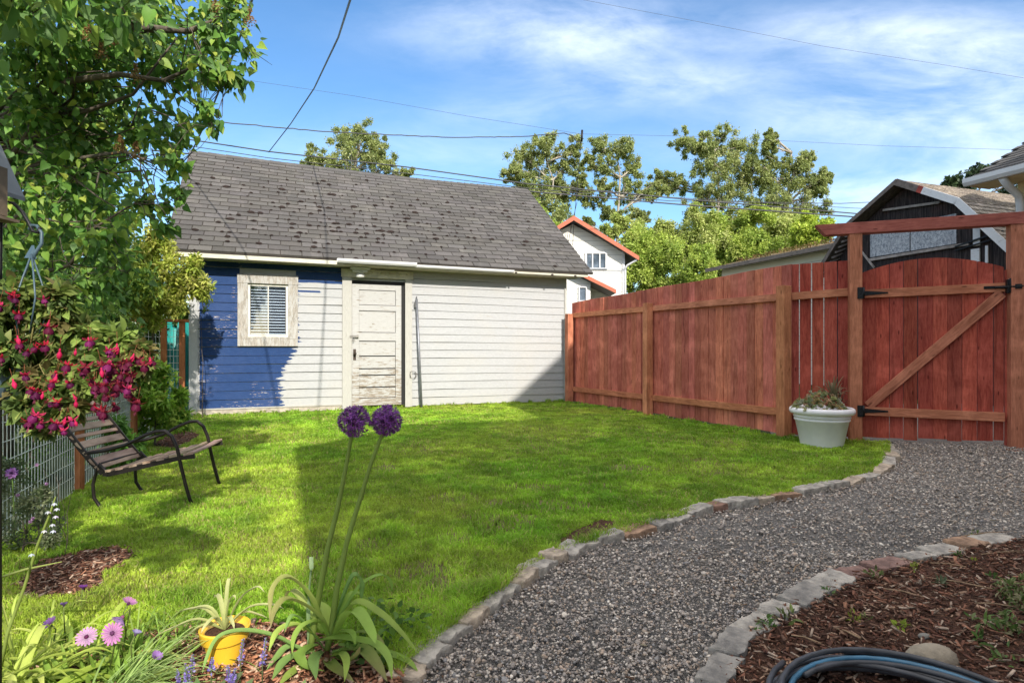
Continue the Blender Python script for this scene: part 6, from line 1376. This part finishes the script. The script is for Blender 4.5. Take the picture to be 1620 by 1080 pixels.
# ================================================================== hose and rocks
M_hose1=mat('dark_rubber_hose',(.045,.045,.050),.5,.35,9,bump=.1); hs_=thing('garden_hose','coiled dark garden hose with a bright blue length, at the bottom right on the mulch','hose',(1.10,1.60,0))
def coil(mb,turns,r,cx,cy,z0,dz,col,rr,ph=0):
    n=int(turns*36); pts=[]
    for i in range(n+1):
        a=2*math.pi*i/36+ph; k=1+.05*math.sin(i*.021*7+ph)+random.uniform(-.0015,.0015); w_=i/n; pts.append((cx+r*k*math.cos(a)*(1-.10*w_)+.02*math.sin(i*.05),cy+r*k*math.sin(a)*(1-.08*w_),z0+dz*w_+.006*math.sin(a*1.5+ph)))
    mb.tube(pts,rr,10,col)
mb=MB(); coil(mb,6.2,.41,1.12,1.58,.015,.062,(1,1,1),.0088,.3); coil(mb,4.1,.385,1.10,1.565,.030,.055,(1,1,1),.0088,1.7); coil(mb,1.4,.395,1.12,1.56,.092,.006,(1.2,1.1,1.3),.0088,2.2); mb.build('hose_coil',M_hose1,hs_)
mb=MB(); coil(mb,1.3,.375,1.12,1.562,.070,.012,(1,1,1),.0085,2.9); mb.build('blue_hose',mat('blue_hose',(.05,.15,.24),.4,.2,9,bump=.05),hs_)
M_rock=mat('rock',(.22,.20,.17),.9,.3,5,bump=.7,bscale=35,dist=.01,attr=True,base2=(.33,.30,.26))
def rock(label,c,d,col,rough=.10,flat=0):
    bm_=[]; n=18; m=10; vs=[];fs=[]
    for j in range(m+1):
        th=math.pi*j/m
        for i in range(n):
            a=2*math.pi*i/n; k=1+rough*(float(fbm(np.array([math.cos(a)*1.5+3]),np.array([math.sin(a)*1.5+th*1.2+c[0]]),1.6,4)[0])-.5)*4; x,y,z=math.sin(th)*math.cos(a),math.sin(th)*math.sin(a),math.cos(th)
            if flat: z=max(-.6,min(flat,z)); 
            vs.append((x*d[0]*k,y*d[1]*k,z*d[2]*(1 if not flat else 1)))
    for j in range(m):
        for i in range(n): fs.append((j*n+i,j*n+(i+1)%n,(j+1)*n+(i+1)%n,(j+1)*n+i))
    mb=MB(); mb.add(vs,fs,col,True); o=mb.build('rock',M_rock,None,world=False); o.location=c; setp(o,label,'rock')
rock('rounded tan rock behind the coiled hose',(G(1485,1062).x,2.03,.028),(.085,.05,.050),(1.5,1.35,1.15))
rock('large flat grey stone lying against the hose coil at the bottom edge',(1.20,1.50,.115),(.22,.13,.05),(1.0,.97,.9),.07,.5)
rock('small grey rock lying in the upper mulch bed',(G(1462,1010).x,G(1462,1010).y,.010),(.022,.013,.012),(1,1,1))
# loose sticks on the bed
M_blank=None
for i,(x,y,a,l) in enumerate([(1560,850,.2,.35),(1520,930,2.6,.28),(1430,945,2.5,.14),(1610,930,2.7,.2),(1260,905,.9,.12),(1290,1040,1.3,.08),(1275,1020,2.5,.1),(1600,880,.1,.35),(1575,965,2.9,.15),(1340,1010,2.2,.1),(1500,900,2.8,.15)]):
    c=G(x,y)+Vector((0,0,.022)); d=Vector((math.cos(a),math.sin(a),.02)); mb=MB(); mb.tube([c-d*l/2,c+Vector((0,.01,.004)),c+d*l/2],[.0035,.003,.002],5,(3.2,2.6,2.0))
    setp(mb.build('twig',BARK,None,loc=tuple(c)),'pale dry twig lying on the mulch bed or path edge at the right','twig','dry twigs on the mulch')
